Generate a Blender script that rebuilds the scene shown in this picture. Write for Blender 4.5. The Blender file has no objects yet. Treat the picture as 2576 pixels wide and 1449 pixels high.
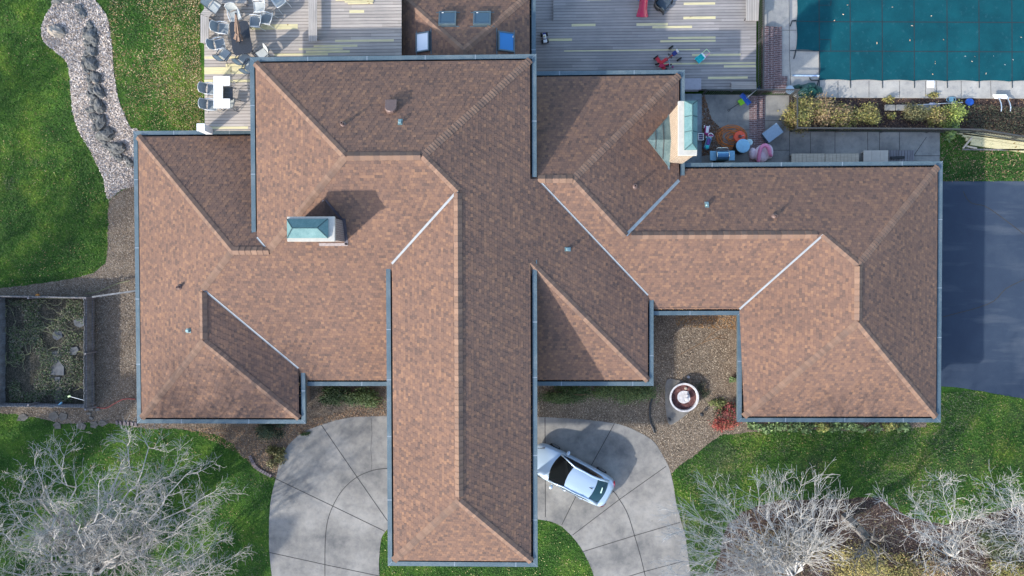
import bpy, math, random
import numpy as np
from mathutils import Vector, Matrix, noise as mnoise
random.seed(7); np.random.seed(7)
R = math.radians
scene = bpy.context.scene
COL = scene.collection
# ---------------------------------------------------------------- camera
H, F = 44.0, 1848.0
PITCH, ROLL, YAW = 0.0184, -0.0265, 0.0026
def rotm():
    cx, sx = math.cos(PITCH), math.sin(PITCH); cr, sr = math.cos(ROLL), math.sin(ROLL); cy, sy = math.cos(YAW), math.sin(YAW)
    Z = np.array([[cy, -sy, 0], [sy, cy, 0], [0, 0, 1]]); X = np.array([[1, 0, 0], [0, cx, -sx], [0, sx, cx]]); Y = np.array([[cr, 0, sr], [0, 1, 0], [-sr, 0, cr]])
    return Y @ X @ Z
RM = rotm()
def ray(u, v):
    return RM.T @ np.array([(u - 1288) / F, (724.5 - v) / F, -1.0])
def g(u, v, z=0.0):                     # survey helper: plan position of a point of known height
    d = ray(u, v); t = (z - H) / d[2]
    return (d[0] * t, d[1] * t)
def g3(u, v, z=0.0):
    p = g(u, v, z); return (p[0], p[1], z)
cd = bpy.data.cameras.new('camera'); cam = bpy.data.objects.new('camera', cd); COL.objects.link(cam)
cd.sensor_width = 36; cd.lens = F / 2576 * 36; cd.clip_start = 1; cd.clip_end = 2000
M4 = Matrix([list(r) for r in RM.T]).to_4x4(); M4.translation = (0, 0, H); cam.matrix_world = M4
scene.camera = cam
# ---------------------------------------------------------------- light
EL, AZ = 28.5, 38.5                     # sun height; shadows run AZ degrees north of east
sd = Vector((-math.cos(R(EL)) * math.cos(R(AZ)), -math.cos(R(EL)) * math.sin(R(AZ)), math.sin(R(EL))))
sl = bpy.data.lights.new('sun', 'SUN'); sl.energy = SUN_E = 2.05; sl.angle = R(1.1); sl.color = (1, .945, .87)
so = bpy.data.objects.new('sun', sl); COL.objects.link(so); so.rotation_euler = sd.to_track_quat('Z', 'Y').to_euler(); so.location = (-40, -30, 40)
w = bpy.data.worlds.new('World'); scene.world = w; w.use_nodes = True
wn = w.node_tree; sky = wn.nodes.new('ShaderNodeTexSky'); sky.sky_type = 'NISHITA'; sky.sun_disc = False
sky.sun_elevation = R(EL); sky.sun_rotation = math.atan2(sd.x, sd.y) % (2 * math.pi); sky.altitude = 200; sky.air_density = 1.0; sky.dust_density = 1.6
bg = wn.nodes['Background']; bg.inputs[1].default_value = 0.15; wn.links.new(sky.outputs[0], bg.inputs[0])
vs = scene.view_settings; vs.view_transform = 'Standard'; vs.look = 'None'; vs.exposure = EXPO = 1.50; vs.gamma = 1
# ---------------------------------------------------------------- node helper
class NT:
    def __init__(s, name):
        s.m = bpy.data.materials.new(name); s.m.use_nodes = True; s.t = s.m.node_tree
        s.b = s.t.nodes['Principled BSDF']
    def n(s, typ, *ins, out=0, **pr):
        nd = s.t.nodes.new('ShaderNode' + typ)
        for k, v in pr.items():
            if not k.startswith('i_'): setattr(nd, k, v)
        for k, v in pr.items():
            if k.startswith('i_'): s.set(nd.inputs[k[2:].replace('_', ' ')], v)
        for i, v in enumerate(ins):
            if v is not None: s.set(nd.inputs[i], v)
        return nd.outputs[out]
    def set(s, sock, v):
        if hasattr(v, 'is_output'): s.t.links.new(v, sock)
        else:
            if isinstance(v, tuple) and len(v) == 3 and sock.type == 'RGBA': v = (*v, 1)
            sock.default_value = v
    def math(s, op, a, b=0.0, c=0.0): return s.n('Math', a, b, c, operation=op)
    def obj(s): return s.n('TexCoord', out=3)
    def noise(s, scale, detail=3, rough=.6, vec=None, out=0): return s.n('TexNoise', vec or s.obj(), out=out, i_Scale=scale, i_Detail=detail, i_Roughness=rough)
    def ramp(s, f, *st):
        nd = s.t.nodes.new('ShaderNodeValToRGB'); e = nd.color_ramp.elements
        while len(e) < len(st): e.new(0.5)
        for x, (p, c) in zip(e, st): x.position = p; x.color = (*c, 1) if len(c) == 3 else c
        s.set(nd.inputs[0], f); return nd.outputs[0]
    def mix(s, f, a, b, mode='MIX'):
        nd = s.t.nodes.new('ShaderNodeMix'); nd.data_type = 'RGBA'; nd.blend_type = mode
        s.set(nd.inputs[0], f); s.set(nd.inputs[6], a); s.set(nd.inputs[7], b); return nd.outputs[2]
    def bump(s, h, strength=.5, dist=.02): 
        o = s.n('Bump', i_Height=h, i_Strength=strength, i_Distance=dist); s.set(s.b.inputs['Normal'], o); return o
    def done(s, col, rough=.8, metal=0.0, **k):
        s.set(s.b.inputs['Base Color'], col); s.set(s.b.inputs['Roughness'], rough); s.set(s.b.inputs['Metallic'], metal)
        for a, v in k.items(): s.set(s.b.inputs[a.replace('_', ' ')], v)
        return s.m
_pc = {}
def plain(name, c, rough=.6, metal=0.0, var=.25, scale=9.0, **k):
    if name in _pc: return _pc[name]
    t = NT(name); f = t.noise(scale, 4)
    a = tuple(x * (1 - var) for x in c); b = tuple(min(1, x * (1 + var)) for x in c)
    _pc[name] = t.done(t.ramp(f, (.3, a), (.7, b)), rough, metal, **k); return _pc[name]
def attrmat(name, rough=.8, var=.25, scale=60., attr='Col', patch=False, **k):
    t = NT(name); c = t.n('Attribute', attribute_name=attr, out=0); f = t.noise(scale, 2)
    if patch: c = t.mix(1.0, c, t.ramp(t.noise(.42, 4, .62), (.33, (.36, .58, .60)), (.5, (.70, .92, .85)), (.66, (1.45, 1.42, 1.05))), 'MULTIPLY')
    return t.done(t.mix(1.0, c, t.ramp(f, (.3, (1 - var,) * 3), (.7, (1 + var,) * 3)), 'MULTIPLY'), rough, **k)
# ---------------------------------------------------------------- mesh builder
class MB:
    def __init__(s): s.v = []; s.f = []; s.mi = []; s.uv = []; s.c = []; s.cur = 0; s.col = None
    def add(s, vs, fs, uvs=None):
        b = len(s.v); s.v += [tuple(p) for p in vs]
        for i, q in enumerate(fs):
            s.f.append([b + k for k in q]); s.mi.append(s.cur); s.c.append(s.col)
            s.uv.append(uvs[i] if uvs else None)
        return s
    def box(s, c, d, rz=0., rx=0., ry=0.):
        m = Matrix.Rotation(rz, 3, 'Z') @ Matrix.Rotation(ry, 3, 'Y') @ Matrix.Rotation(rx, 3, 'X'); c = Vector(c)
        vs = [c + m @ Vector((x * d[0] / 2, y * d[1] / 2, z * d[2] / 2)) for x in (-1, 1) for y in (-1, 1) for z in (-1, 1)]
        return s.add(vs, [(0, 1, 3, 2), (4, 6, 7, 5), (0, 4, 5, 1), (2, 3, 7, 6), (0, 2, 6, 4), (1, 5, 7, 3)])
    def bevbox(s, c, d, b=.02, rz=0.):
        x, y, z = d[0] / 2, d[1] / 2, d[2] / 2; m = Matrix.Rotation(rz, 3, 'Z'); c = Vector(c); vs = []; fs = []
        ring = lambda i: [(x - i, y - b - i), (x - b - i, y - i), (-x + b + i, y - i), (-x + i, y - b - i), (-x + i, -y + b + i), (-x + b + i, -y + i), (x - b - i, -y + i), (x - i, -y + b + i)]
        for zz, i in ((-z, b * .3), (-z + b, 0), (z - b, 0), (z, b * .6)):
            vs += [c + m @ Vector((p[0], p[1], zz)) for p in ring(i)]
        for k in range(3):
            for i in range(8): fs.append((k * 8 + i, k * 8 + (i + 1) % 8, k * 8 + 8 + (i + 1) % 8, k * 8 + 8 + i))
        fs += [tuple(range(7, -1, -1)), tuple(range(24, 32))]
        return s.add(vs, fs)
    def tube(s, pts, r, n=6, cap=True):
        pts = [Vector(p) for p in pts]; rs = r if isinstance(r, (list, tuple)) else [r] * len(pts)
        vs = []; fs = []; up = None
        for i, p in enumerate(pts):
            t = (pts[min(i + 1, len(pts) - 1)] - pts[max(i - 1, 0)])
            t = t.normalized() if t.length > 1e-9 else Vector((0, 0, 1))
            if up is None: up = Vector((0, 0, 1)) if abs(t.z) < .9 else Vector((1, 0, 0))
            a = t.cross(up)
            a = a.normalized() if a.length > 1e-6 else t.orthogonal().normalized()
            b = a.cross(t).normalized(); up = b
            for k in range(n):
                w_ = 2 * math.pi * k / n; vs.append(p + (a * math.cos(w_) + b * math.sin(w_)) * rs[i])
        for i in range(len(pts) - 1):
            for k in range(n): fs.append((i * n + k, i * n + (k + 1) % n, i * n + n + (k + 1) % n, i * n + n + k))
        if cap: fs += [tuple(range(n - 1, -1, -1)), tuple(range((len(pts) - 1) * n, len(pts) * n))]
        return s.add(vs, fs)
    def lathe(s, prof, c=(0, 0, 0), n=20, m=None):
        vs = []; fs = []; c = Vector(c)
        for r_, z in prof:
            for k in range(n):
                p = Vector((r_ * math.cos(2 * math.pi * k / n), r_ * math.sin(2 * math.pi * k / n), z)); vs.append(c + (m @ p if m else p))
        for i in range(len(prof) - 1):
            for k in range(n): fs.append((i * n + k, i * n + (k + 1) % n, i * n + n + (k + 1) % n, i * n + n + k))
        fs += [tuple(range(n - 1, -1, -1)), tuple(range((len(prof) - 1) * n, len(prof) * n))]
        return s.add(vs, fs)
    def prism(s, poly, z0, z1):
        n = len(poly); vs = [(p[0], p[1], z0) for p in poly] + [(p[0], p[1], z1) for p in poly]
        return s.add(vs, [tuple(range(n - 1, -1, -1)), tuple(range(n, 2 * n))] + [(i, (i + 1) % n, n + (i + 1) % n, n + i) for i in range(n)])
    def loft(s, secs, closed=False, caps=False):
        n = len(secs[0]); vs = [p for q in secs for p in q]; fs = []
        for i in range(len(secs) - 1):
            for k in range(n if closed else n - 1): fs.append((i * n + k, i * n + (k + 1) % n, i * n + n + (k + 1) % n, i * n + n + k))
        if caps: fs += [tuple(range(n - 1, -1, -1)), tuple(range((len(secs) - 1) * n, len(secs) * n))]
        return s.add(vs, fs)
    def blob(s, c, r, rough=.25, seed=0, n=10, m=8, rz=0.):
        vs = []; fs = []; c = Vector(c); q = Matrix.Rotation(rz, 3, 'Z')
        for j in range(m + 1):
            th = math.pi * j / m
            for k in range(n):
                ph = 2 * math.pi * k / n; d = Vector((math.sin(th) * math.cos(ph), math.sin(th) * math.sin(ph), math.cos(th)))
                e = 1 + rough * (mnoise.noise(d * 1.3 + Vector((seed * 7.1, seed, 0))) + .5 * mnoise.noise(d * 3.1 + Vector((seed, 3, seed))))
                vs.append(c + q @ Vector((d.x * r[0] * e, d.y * r[1] * e, d.z * r[2] * e)))
        for j in range(m):
            for k in range(n): fs.append((j * n + k, j * n + n + k, j * n + n + (k + 1) % n, j * n + (k + 1) % n))
        return s.add(vs, fs)
    def mesh(s, name, mats, off=(0, 0, 0), smooth=False):
        me = bpy.data.meshes.new(name)
        v = s.v if not any(off) else [(p[0] - off[0], p[1] - off[1], p[2] - off[2]) for p in s.v]
        me.from_pydata(v, [], s.f)
        for m in (mats if isinstance(mats, (list, tuple)) else [mats]): me.materials.append(m)
        if any(s.mi): me.polygons.foreach_set('material_index', s.mi)
        if any(u is not None for u in s.uv):
            l = me.uv_layers.new(name='UVMap'); i = 0
            for q, u in zip(s.f, s.uv):
                for k in range(len(q)): l.data[i].uv = u[k] if u else (0, 0); i += 1
        if any(c is not None for c in s.c):
            a = me.attributes.new('Col', 'FLOAT_COLOR', 'FACE'); d = []
            for c in s.c: d += [*(c or (.5, .5, .5)), 1.0]
            a.data.foreach_set('color', d)
        if smooth: me.polygons.foreach_set('use_smooth', [True] * len(s.f))
        me.update(); return me
    def build(s, name, mats, parent=None, world=False, smooth=False, label=None):
        off = tuple(parent.location) if (parent is not None and world) else (0, 0, 0)
        o = bpy.data.objects.new(name, s.mesh(name, mats, off, smooth)); COL.objects.link(o)
        if parent is not None: o.parent = parent
        if label: o['label'] = label
        return o
def tag(o, label=None, cat=None, group=None, kind=None):
    if label: o['label'] = label
    if cat: o['category'] = cat
    if group: o['group'] = group
    if kind: o['kind'] = kind
    return o
def thing(name, label, cat, loc=(0, 0, 0), rz=0., group=None):
    o = bpy.data.objects.new(name, None); COL.objects.link(o); o.location = loc; o.rotation_euler = (0, 0, rz); o.empty_display_size = .2
    return tag(o, label, cat, group)
def solo(name, mb, mats, label, cat, loc=(0, 0, 0), rz=0., group=None, smooth=False):
    o = mb.build(name, mats, smooth=smooth); o.location = loc; o.rotation_euler = (0, 0, rz); return tag(o, label, cat, group)
def dup(root, loc, rz, label):
    r = root.copy(); COL.objects.link(r); r.location = loc; r.rotation_euler = (0, 0, rz); r['label'] = label
    for ch in list(root.children):
        c = ch.copy(); COL.objects.link(c); c.parent = r
        for gch in list(ch.children):
            d = gch.copy(); COL.objects.link(d); d.parent = c
    return r
def smst(t): t = np.clip(t, 0, 1); return t * t * (3 - 2 * t)
def hgt(x, y):                              # the north-west lawn climbs towards the raised deck
    return 3.4 * smst((y - 6.5) / 9.5) * smst((-13.0 - x) / 2.5) * (1 - smst((y - 22) / 24))
def gh(u, v, dz=0.):
    z = 0.
    for _ in range(12): q = g(u, v, z + dz); z = .5 * z + .5 * float(hgt(q[0], q[1]))
    return (q[0], q[1], z + dz)
def GH(pts): return [gh(u, v)[:2] for u, v in pts]
def G(pts, z=0.): return [g(u, v, z) for u, v in pts]
def smoothpoly(P, k=3):
    out = []; n = len(P)
    for i in range(n):
        p0, p1, p2, p3 = (np.array(P[(i + j - 1) % n]) for j in range(4))
        for t in np.arange(k) / k:
            out.append(tuple(.5 * (2 * p1 + (p2 - p0) * t + (2 * p0 - 5 * p1 + 4 * p2 - p3) * t * t + (3 * p1 - p0 - 3 * p2 + p3) * t ** 3)))
    return out
def curve(P, k=4):
    out = []; n = len(P)
    for i in range(n - 1):
        p0, p1, p2, p3 = (np.array(P[min(max(i + j - 1, 0), n - 1)], float) for j in range(4))
        for t in np.arange(k) / k:
            out.append(tuple(.5 * (2 * p1 + (p2 - p0) * t + (2 * p0 - 5 * p1 + 4 * p2 - p3) * t * t + (3 * p1 - p0 - 3 * p2 + p3) * t ** 3)))
    return out + [tuple(P[-1])]
def jag(P, amp, step=.25, seed=0):          # ragged natural outline
    out = []
    for i in range(len(P)):
        a, b = Vector(P[i]), Vector(P[(i + 1) % len(P)]); L = (b - a).length; n = max(1, int(L / step)); nr = Vector((-(b - a).y, (b - a).x)) / max(L, 1e-6)
        for k in range(n):
            q = a.lerp(b, k / n); e = mnoise.noise((q.x * 1.7 + seed, q.y * 1.7, seed)) + .6 * mnoise.noise((q.x * 5 + seed, q.y * 5, 2)); out.append(tuple(q + nr * amp * e))
    return out
def inpoly(px, py, poly):
    c = np.zeros(len(px), bool); n = len(poly); j = n - 1
    for i in range(n):
        xi, yi = poly[i]; xj, yj = poly[j]
        if yi != yj: c ^= ((yi > py) != (yj > py)) & (px < (xj - xi) * (py - yi) / (yj - yi) + xi)
        j = i
    return c
def fbm(x, y, s, seed=0):
    return np.array([mnoise.noise((a * s + seed, b * s, seed * 1.7)) for a, b in zip(x, y)])
def sample(poly, n, excl=(), dens=None):
    P = np.array(poly); lo, hi = P.min(0), P.max(0); X = []; Y = []; tot = 0
    for _ in range(30):
        x = np.random.uniform(lo[0], hi[0], n); y = np.random.uniform(lo[1], hi[1], n); k = inpoly(x, y, poly)
        for e in excl: k &= ~inpoly(x, y, e)
        x, y = x[k], y[k]
        if dens is not None and len(x): kk = np.random.rand(len(x)) < dens(x, y); x, y = x[kk], y[kk]
        X.append(x); Y.append(y); tot += len(x)
        if tot >= n: break
    return np.concatenate(X)[:n], np.concatenate(Y)[:n]
def quads(name, x, y, z, ln, wd, pal, mat_, tilt=.35, wts=None, curl=True, yaw=None, parent=None):
    """one mesh of many loose leaf / chip / blade faces"""
    n = len(x); z = np.broadcast_to(z, n) if np.ndim(z) == 0 else z
    l = np.random.uniform(ln[0], ln[1], n) / 2; w_ = np.random.uniform(wd[0], wd[1], n) / 2
    a = np.random.uniform(0, 2 * np.pi, n) if yaw is None else yaw; t = np.random.normal(0, tilt, n); rr = np.random.normal(0, tilt, n)
    ux, uy, uz = np.cos(a) * np.cos(t), np.sin(a) * np.cos(t), np.sin(t)
    vx, vy, vz = -np.sin(a) * np.cos(rr), np.cos(a) * np.cos(rr), np.sin(rr)
    zc = z + np.abs(uz) * l + np.abs(vz) * w_ + .004
    V = np.zeros((n, 4, 3))
    for k, (p, q) in enumerate(((-1, 0), (0, -1), (1, 0), (0, 1))):
        V[:, k, 0] = x + p * l * ux + q * w_ * vx; V[:, k, 1] = y + p * l * uy + q * w_ * vy; V[:, k, 2] = zc + p * l * uz + q * w_ * vz
    c = np.array(pal)[np.random.choice(len(pal), n, p=wts)] * np.random.uniform(.75, 1.25, (n, 1))
    return quadmesh(name, V, c, mat_, parent)
def quadmesh(name, V, c, mat_, parent=None):
    n = len(V); me = bpy.data.meshes.new(name)
    me.vertices.add(n * 4); me.vertices.foreach_set('co', V.reshape(-1).astype(np.float32))
    me.loops.add(n * 4); me.loops.foreach_set('vertex_index', np.arange(n * 4, dtype=np.int32))
    me.polygons.add(n); me.polygons.foreach_set('loop_start', np.arange(0, n * 4, 4, dtype=np.int32)); me.polygons.foreach_set('loop_total', np.full(n, 4, np.int32))
    at = me.attributes.new('Col', 'FLOAT_COLOR', 'FACE'); at.data.foreach_set('color', np.concatenate([np.clip(c, 0, 1), np.ones((n, 1))], 1).reshape(-1).astype(np.float32))
    me.materials.append(mat_); me.update(calc_edges=True)
    o = bpy.data.objects.new(name, me); COL.objects.link(o)
    if parent is not None: o.parent = parent
    return o
# ================================================================ materials
def m_shingle():
    t = NT('roof_shingles'); uv = t.n('UVMap', uv_map='UVMap'); sp = t.t.nodes.new('ShaderNodeSeparateXYZ'); t.set(sp.inputs[0], uv); u, v = sp.outputs[0], sp.outputs[1]
    vr = t.math('DIVIDE', v, .142); row = t.math('FLOOR', vr); fr = t.math('FRACT', vr)
    ur = t.math('ADD', t.math('DIVIDE', u, .170), t.math('MULTIPLY', row, .43))
    colr = t.math('FLOOR', ur); fu = t.math('FRACT', ur)
    rnd = t.n('TexWhiteNoise', t.n('CombineXYZ', colr, row, 0.0), noise_dimensions='2D', out=0)
    base = t.ramp(rnd, (0, (.118, .080, .066)), (.14, (.154, .098, .076)), (.6, (.187, .113, .082)), (.88, (.216, .127, .086)), (1, (.256, .149, .095)))
    big = t.ramp(t.noise(.28, 5, .62), (.3, (.90, .90, .91)), (.7, (1.07, 1.06, 1.05)))
    base = t.mix(1.0, base, big, 'MULTIPLY')
    fine = t.ramp(t.noise(55, 3), (.25, (.84,) * 3), (.75, (1.16,) * 3)); base = t.mix(1.0, base, fine, 'MULTIPLY')
    seam = t.math('MAXIMUM', t.math('LESS_THAN', fr, .10), t.math('LESS_THAN', fu, .08))
    base = t.mix(t.math('MULTIPLY', seam, .42), base, (.035, .026, .026))  # gaps between tabs, painted darker to strengthen the tabs' shadow lines
    t.bump(t.noise(90, 2), .4, .004)
    return t.done(base, .92, Specular_IOR_Level=.25)
def m_cap():
    t = NT('ridge_cap_shingle'); c = t.n('Attribute', attribute_name='Col', out=0); f = t.noise(40, 4)
    t.bump(f, .3, .005)
    return t.done(t.mix(1.0, c, t.ramp(f, (.25, (.8,) * 3), (.75, (1.2,) * 3)), 'MULTIPLY'), .92, Specular_IOR_Level=.25)
def m_gutter():
    t = NT('weathered_gutter_metal'); a = t.noise(.9, 5, .7); b = t.noise(14, 4)
    c = t.ramp(a, (.3, (.080, .125, .150)), (.5, (.100, .148, .172)), (.72, (.155, .195, .21)))
    c = t.mix(1.0, c, t.ramp(b, (.3, (.85,) * 3), (.7, (1.12,) * 3)), 'MULTIPLY')
    return t.done(c, t.ramp(b, (.2, (.36,) * 3), (.8, (.65,) * 3)), .3)
def m_brick(name, c1, c2, mort, sx=.22, sy=.075):
    t = NT(name); co = t.obj(); sp = t.t.nodes.new('ShaderNodeSeparateXYZ'); t.set(sp.inputs[0], co)
    v = t.n('CombineXYZ', t.math('ADD', sp.outputs[0], sp.outputs[1]), sp.outputs[2], 0.0)
    bt = t.t.nodes.new('ShaderNodeTexBrick'); t.set(bt.inputs[0], v); t.set(bt.inputs[1], c1); t.set(bt.inputs[2], c2); t.set(bt.inputs[3], mort)
    bt.inputs['Scale'].default_value = 1; bt.inputs['Mortar Size'].default_value = .012; bt.inputs['Brick Width'].default_value = sx; bt.inputs['Row Height'].default_value = sy
    c = t.mix(1.0, bt.outputs[0], t.ramp(t.noise(12, 4), (.3, (.8,) * 3), (.7, (1.2,) * 3)), 'MULTIPLY')
    t.bump(t.math('SUBTRACT', 1.0, bt.outputs[1]), .5, .01)
    return t.done(c, .9)
def m_pave(name, c1, c2):                 # brick treads seen from above: long joints across, courses along y
    t = NT(name); bt = t.t.nodes.new('ShaderNodeTexBrick'); sp = t.t.nodes.new('ShaderNodeSeparateXYZ'); t.set(sp.inputs[0], t.obj())
    t.set(bt.inputs[0], t.n('CombineXYZ', sp.outputs[0], sp.outputs[1], 0.0)); t.set(bt.inputs[1], c1); t.set(bt.inputs[2], c2); t.set(bt.inputs[3], (.32, .28, .27))
    bt.inputs['Scale'].default_value = 1; bt.inputs['Mortar Size'].default_value = .012; bt.inputs['Brick Width'].default_value = .40; bt.inputs['Row Height'].default_value = .11
    c = t.mix(1.0, bt.outputs[0], t.ramp(t.noise(6, 5), (.3, (.65,) * 3), (.7, (1.25,) * 3)), 'MULTIPLY')
    return t.done(c, .85)
def m_concrete(name, c, stain=.35, warm=0.):
    t = NT(name); a = t.noise(.45, 6, .65); b = t.noise(2.6, 6, .7); d = t.noise(38, 3)
    k = t.ramp(a, (.34, tuple(x * (1 - stain) * q for x, q in zip(c, (.94, .97, 1.02)))), (.47, tuple(x * (1 - stain * .35) for x in c)), (.56, c), (.7, tuple(x * 1.2 for x in c)))
    k = t.mix(1.0, k, t.ramp(b, (.3, (.78, .79, .82)), (.5, (1., 1., 1.)), (.72, (1.13, 1.11, 1.08))), 'MULTIPLY')
    k = t.mix(1.0, k, t.ramp(d, (.25, (.86,) * 3), (.75, (1.12,) * 3)), 'MULTIPLY')
    sp = t.ramp(t.noise(5.5, 2, .5), (.70, (1, 1, 1)), (.78, (.62, .58, .55)))
    k = t.mix(.6, k, t.mix(1.0, k, sp, 'MULTIPLY'))
    t.bump(d, .25, .004)
    return t.done(k, .88)
def m_asphalt():
    t = NT('blue_grey_asphalt'); a = t.noise(.30, 6, .65); d = t.noise(70, 3); mp = t.n('Mapping', t.obj(), (0, 0, 0), (0, 0, .05), (.25, 1.4, 1)); s = t.noise(.7, 5, .6, vec=mp)
    k = t.ramp(a, (.3, (.015, .029, .056)), (.55, (.023, .040, .069)), (.75, (.042, .060, .088)))
    k = t.mix(t.ramp(s, (.52, (0,) * 3), (.72, (.7,) * 3)), k, (.085, .102, .125))
    k = t.mix(1.0, k, t.ramp(d, (.25, (.75,) * 3), (.75, (1.28,) * 3)), 'MULTIPLY'); t.bump(d, .4, .006)
    return t.done(k, .8)
def m_lawn():
    t = NT('lawn_grass'); a = t.noise(.16, 4, .6); b = t.noise(.9, 5, .65); c = t.noise(7, 5, .7); d = t.noise(36, 3, .6); e = t.noise(120, 2)
    k = t.ramp(b, (.28, (.034, .080, .013)), (.5, (.060, .122, .020)), (.72, (.105, .165, .030)))
    dry = t.ramp(t.noise(.33, 5, .7), (.54, (0, 0, 0)), (.70, (.75,) * 3)); spx = t.t.nodes.new('ShaderNodeSeparateXYZ'); t.set(spx.inputs[0], t.obj()); dry = t.math('MULTIPLY', dry, t.ramp(t.math('MULTIPLY_ADD', spx.outputs[0], .05, .3), (.15, (.25,) * 3), (.7, (1,) * 3))); k = t.mix(dry, k, (.120, .115, .062))
    k = t.mix(1.0, k, t.ramp(t.noise(.42, 4, .62), (.33, (.40, .60, .62)), (.5, (.72, .92, .85)), (.66, (1.4, 1.38, 1.05))), 'MULTIPLY')
    k = t.mix(1.0, k, t.ramp(c, (.3, (.66, .7, .7)), (.7, (1.3, 1.25, 1.2))), 'MULTIPLY')
    k = t.mix(1.0, k, t.ramp(d, (.3, (.55,) * 3), (.7, (1.42,) * 3)), 'MULTIPLY')
    k = t.mix(1.0, k, t.ramp(e, (.3, (.7,) * 3), (.7, (1.3,) * 3)), 'MULTIPLY')
    t.bump(t.math('ADD', d, t.math('MULTIPLY', c, 2.0)), .8, .05)
    return t.done(k, .95, Specular_IOR_Level=.15)
def m_ground(name, stops, s1=1.1, s2=26., bump=.03, rough=.95):
    t = NT(name); a = t.noise(s1, 6, .7); vo = t.n('TexVoronoi', t.obj(), out=1, i_Scale=s2); sp = t.t.nodes.new('ShaderNodeSeparateColor'); t.set(sp.inputs[0], vo)
    f = t.math('ADD', t.math('MULTIPLY', a, .5), t.math('MULTIPLY', sp.outputs[0], .5))
    k = t.ramp(f, *stops); e = t.noise(s2 * 3, 2); k = t.mix(1.0, k, t.ramp(e, (.3, (.7,) * 3), (.7, (1.3,) * 3)), 'MULTIPLY')
    t.bump(t.math('ADD', sp.outputs[1], e), .8, bump)
    return t.done(k, rough, Specular_IOR_Level=.2)
def m_deck(name, c, axis=1, wd=.172, var=.13, gap=.11):
    t = NT(name); sp = t.t.nodes.new('ShaderNodeSeparateXYZ'); t.set(sp.inputs[0], t.obj()); a, b = (sp.outputs[0], sp.outputs[1]) if axis == 1 else (sp.outputs[1], sp.outputs[0])
    vr = t.math('DIVIDE', b, wd); row = t.math('FLOOR', vr); fr = t.math('FRACT', vr)
    ro = t.n('TexWhiteNoise', i_W=row, noise_dimensions='1D'); seg = t.math('FLOOR', t.math('ADD', t.math('DIVIDE', a, 3.7), t.math('MULTIPLY', ro, 9.0)))
    rnd = t.n('TexWhiteNoise', t.n('CombineXYZ', seg, row, 0.0), noise_dimensions='2D', out=0)
    k = t.ramp(rnd, (0, tuple(x * (1 - var) for x in c)), (1, tuple(x * (1 + var) for x in c)))
    mp = t.n('CombineXYZ', t.math('MULTIPLY', a, 1.2), t.math('MULTIPLY', b, 22.0), row); k = t.mix(1.0, k, t.ramp(t.noise(1.6, 4, .6, vec=mp), (.3, (.88,) * 3), (.7, (1.1,) * 3)), 'MULTIPLY')
    k = t.mix(1.0, k, t.ramp(t.noise(.5, 5, .6), (.3, (.82, .84, .86)), (.7, (1.12, 1.1, 1.08))), 'MULTIPLY')
    wv = t.math('MULTIPLY', t.ramp(t.noise(1.1, 6, .8, vec=t.n('CombineXYZ', t.math('MULTIPLY', a, 2.0), t.math('MULTIPLY', b, 9.0), 0.0)), (.66, (0,) * 3), (.74, (1,) * 3)), .5); k = t.mix(wv, k, (.42, .41, .42))
    gp = t.math('LESS_THAN', fr, gap); k = t.mix(t.math('MULTIPLY', gp, .85), k, (.018, .016, .016))
    t.bump(t.math('SUBTRACT', 1.0, gp), .5, .01)
    return t.done(k, .85)
def m_newwood(name='new_yellow_lumber', c=(.60, .53, .30)):
    t = NT(name); mp = t.n('Mapping', t.obj(), (0, 0, 0), (0, 0, 0), (1.5, 26, 26)); f = t.noise(1.4, 4, .6, vec=mp)
    k = t.ramp(f, (.3, tuple(x * .8 for x in c)), (.7, tuple(x * 1.12 for x in c)))
    kn = t.ramp(t.noise(3.2, 1), (.74, (1, 1, 1)), (.80, (.45, .33, .2))); return t.done(t.mix(1.0, k, kn, 'MULTIPLY'), .7)
def m_patina(name, c1, c2, rough=.42, metal=.55):
    t = NT(name); a = t.noise(2.2, 6, .7); mp = t.n('Mapping', t.obj(), (0, 0, 0), (0, 0, 0), (5, 5, 1)); b = t.noise(4, 4, .6, vec=mp)
    k = t.ramp(t.math('ADD', t.math('MULTIPLY', a, .6), t.math('MULTIPLY', b, .4)), (.32, c1), (.66, c2)); return t.done(k, rough, metal)
def m_cover():
    t = NT('teal_pool_cover_fabric'); a = t.noise(.5, 5, .6); b = t.noise(3.5, 5, .7); wv = t.noise(60, 2)
    k = t.ramp(a, (.3, (.002, .045, .060)), (.7, (.004, .076, .094))); k = t.mix(t.ramp(b, (.58, (0,) * 3), (.8, (.22,) * 3)), k, (.10, .24, .28))
    k = t.mix(1.0, k, t.ramp(wv, (.3, (.85,) * 3), (.7, (1.15,) * 3)), 'MULTIPLY'); t.bump(t.math('ADD', t.noise(.9, 4), t.math('MULTIPLY', wv, .1)), .5, .08)
    return t.done(k, .9, Specular_IOR_Level=.15)
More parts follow.
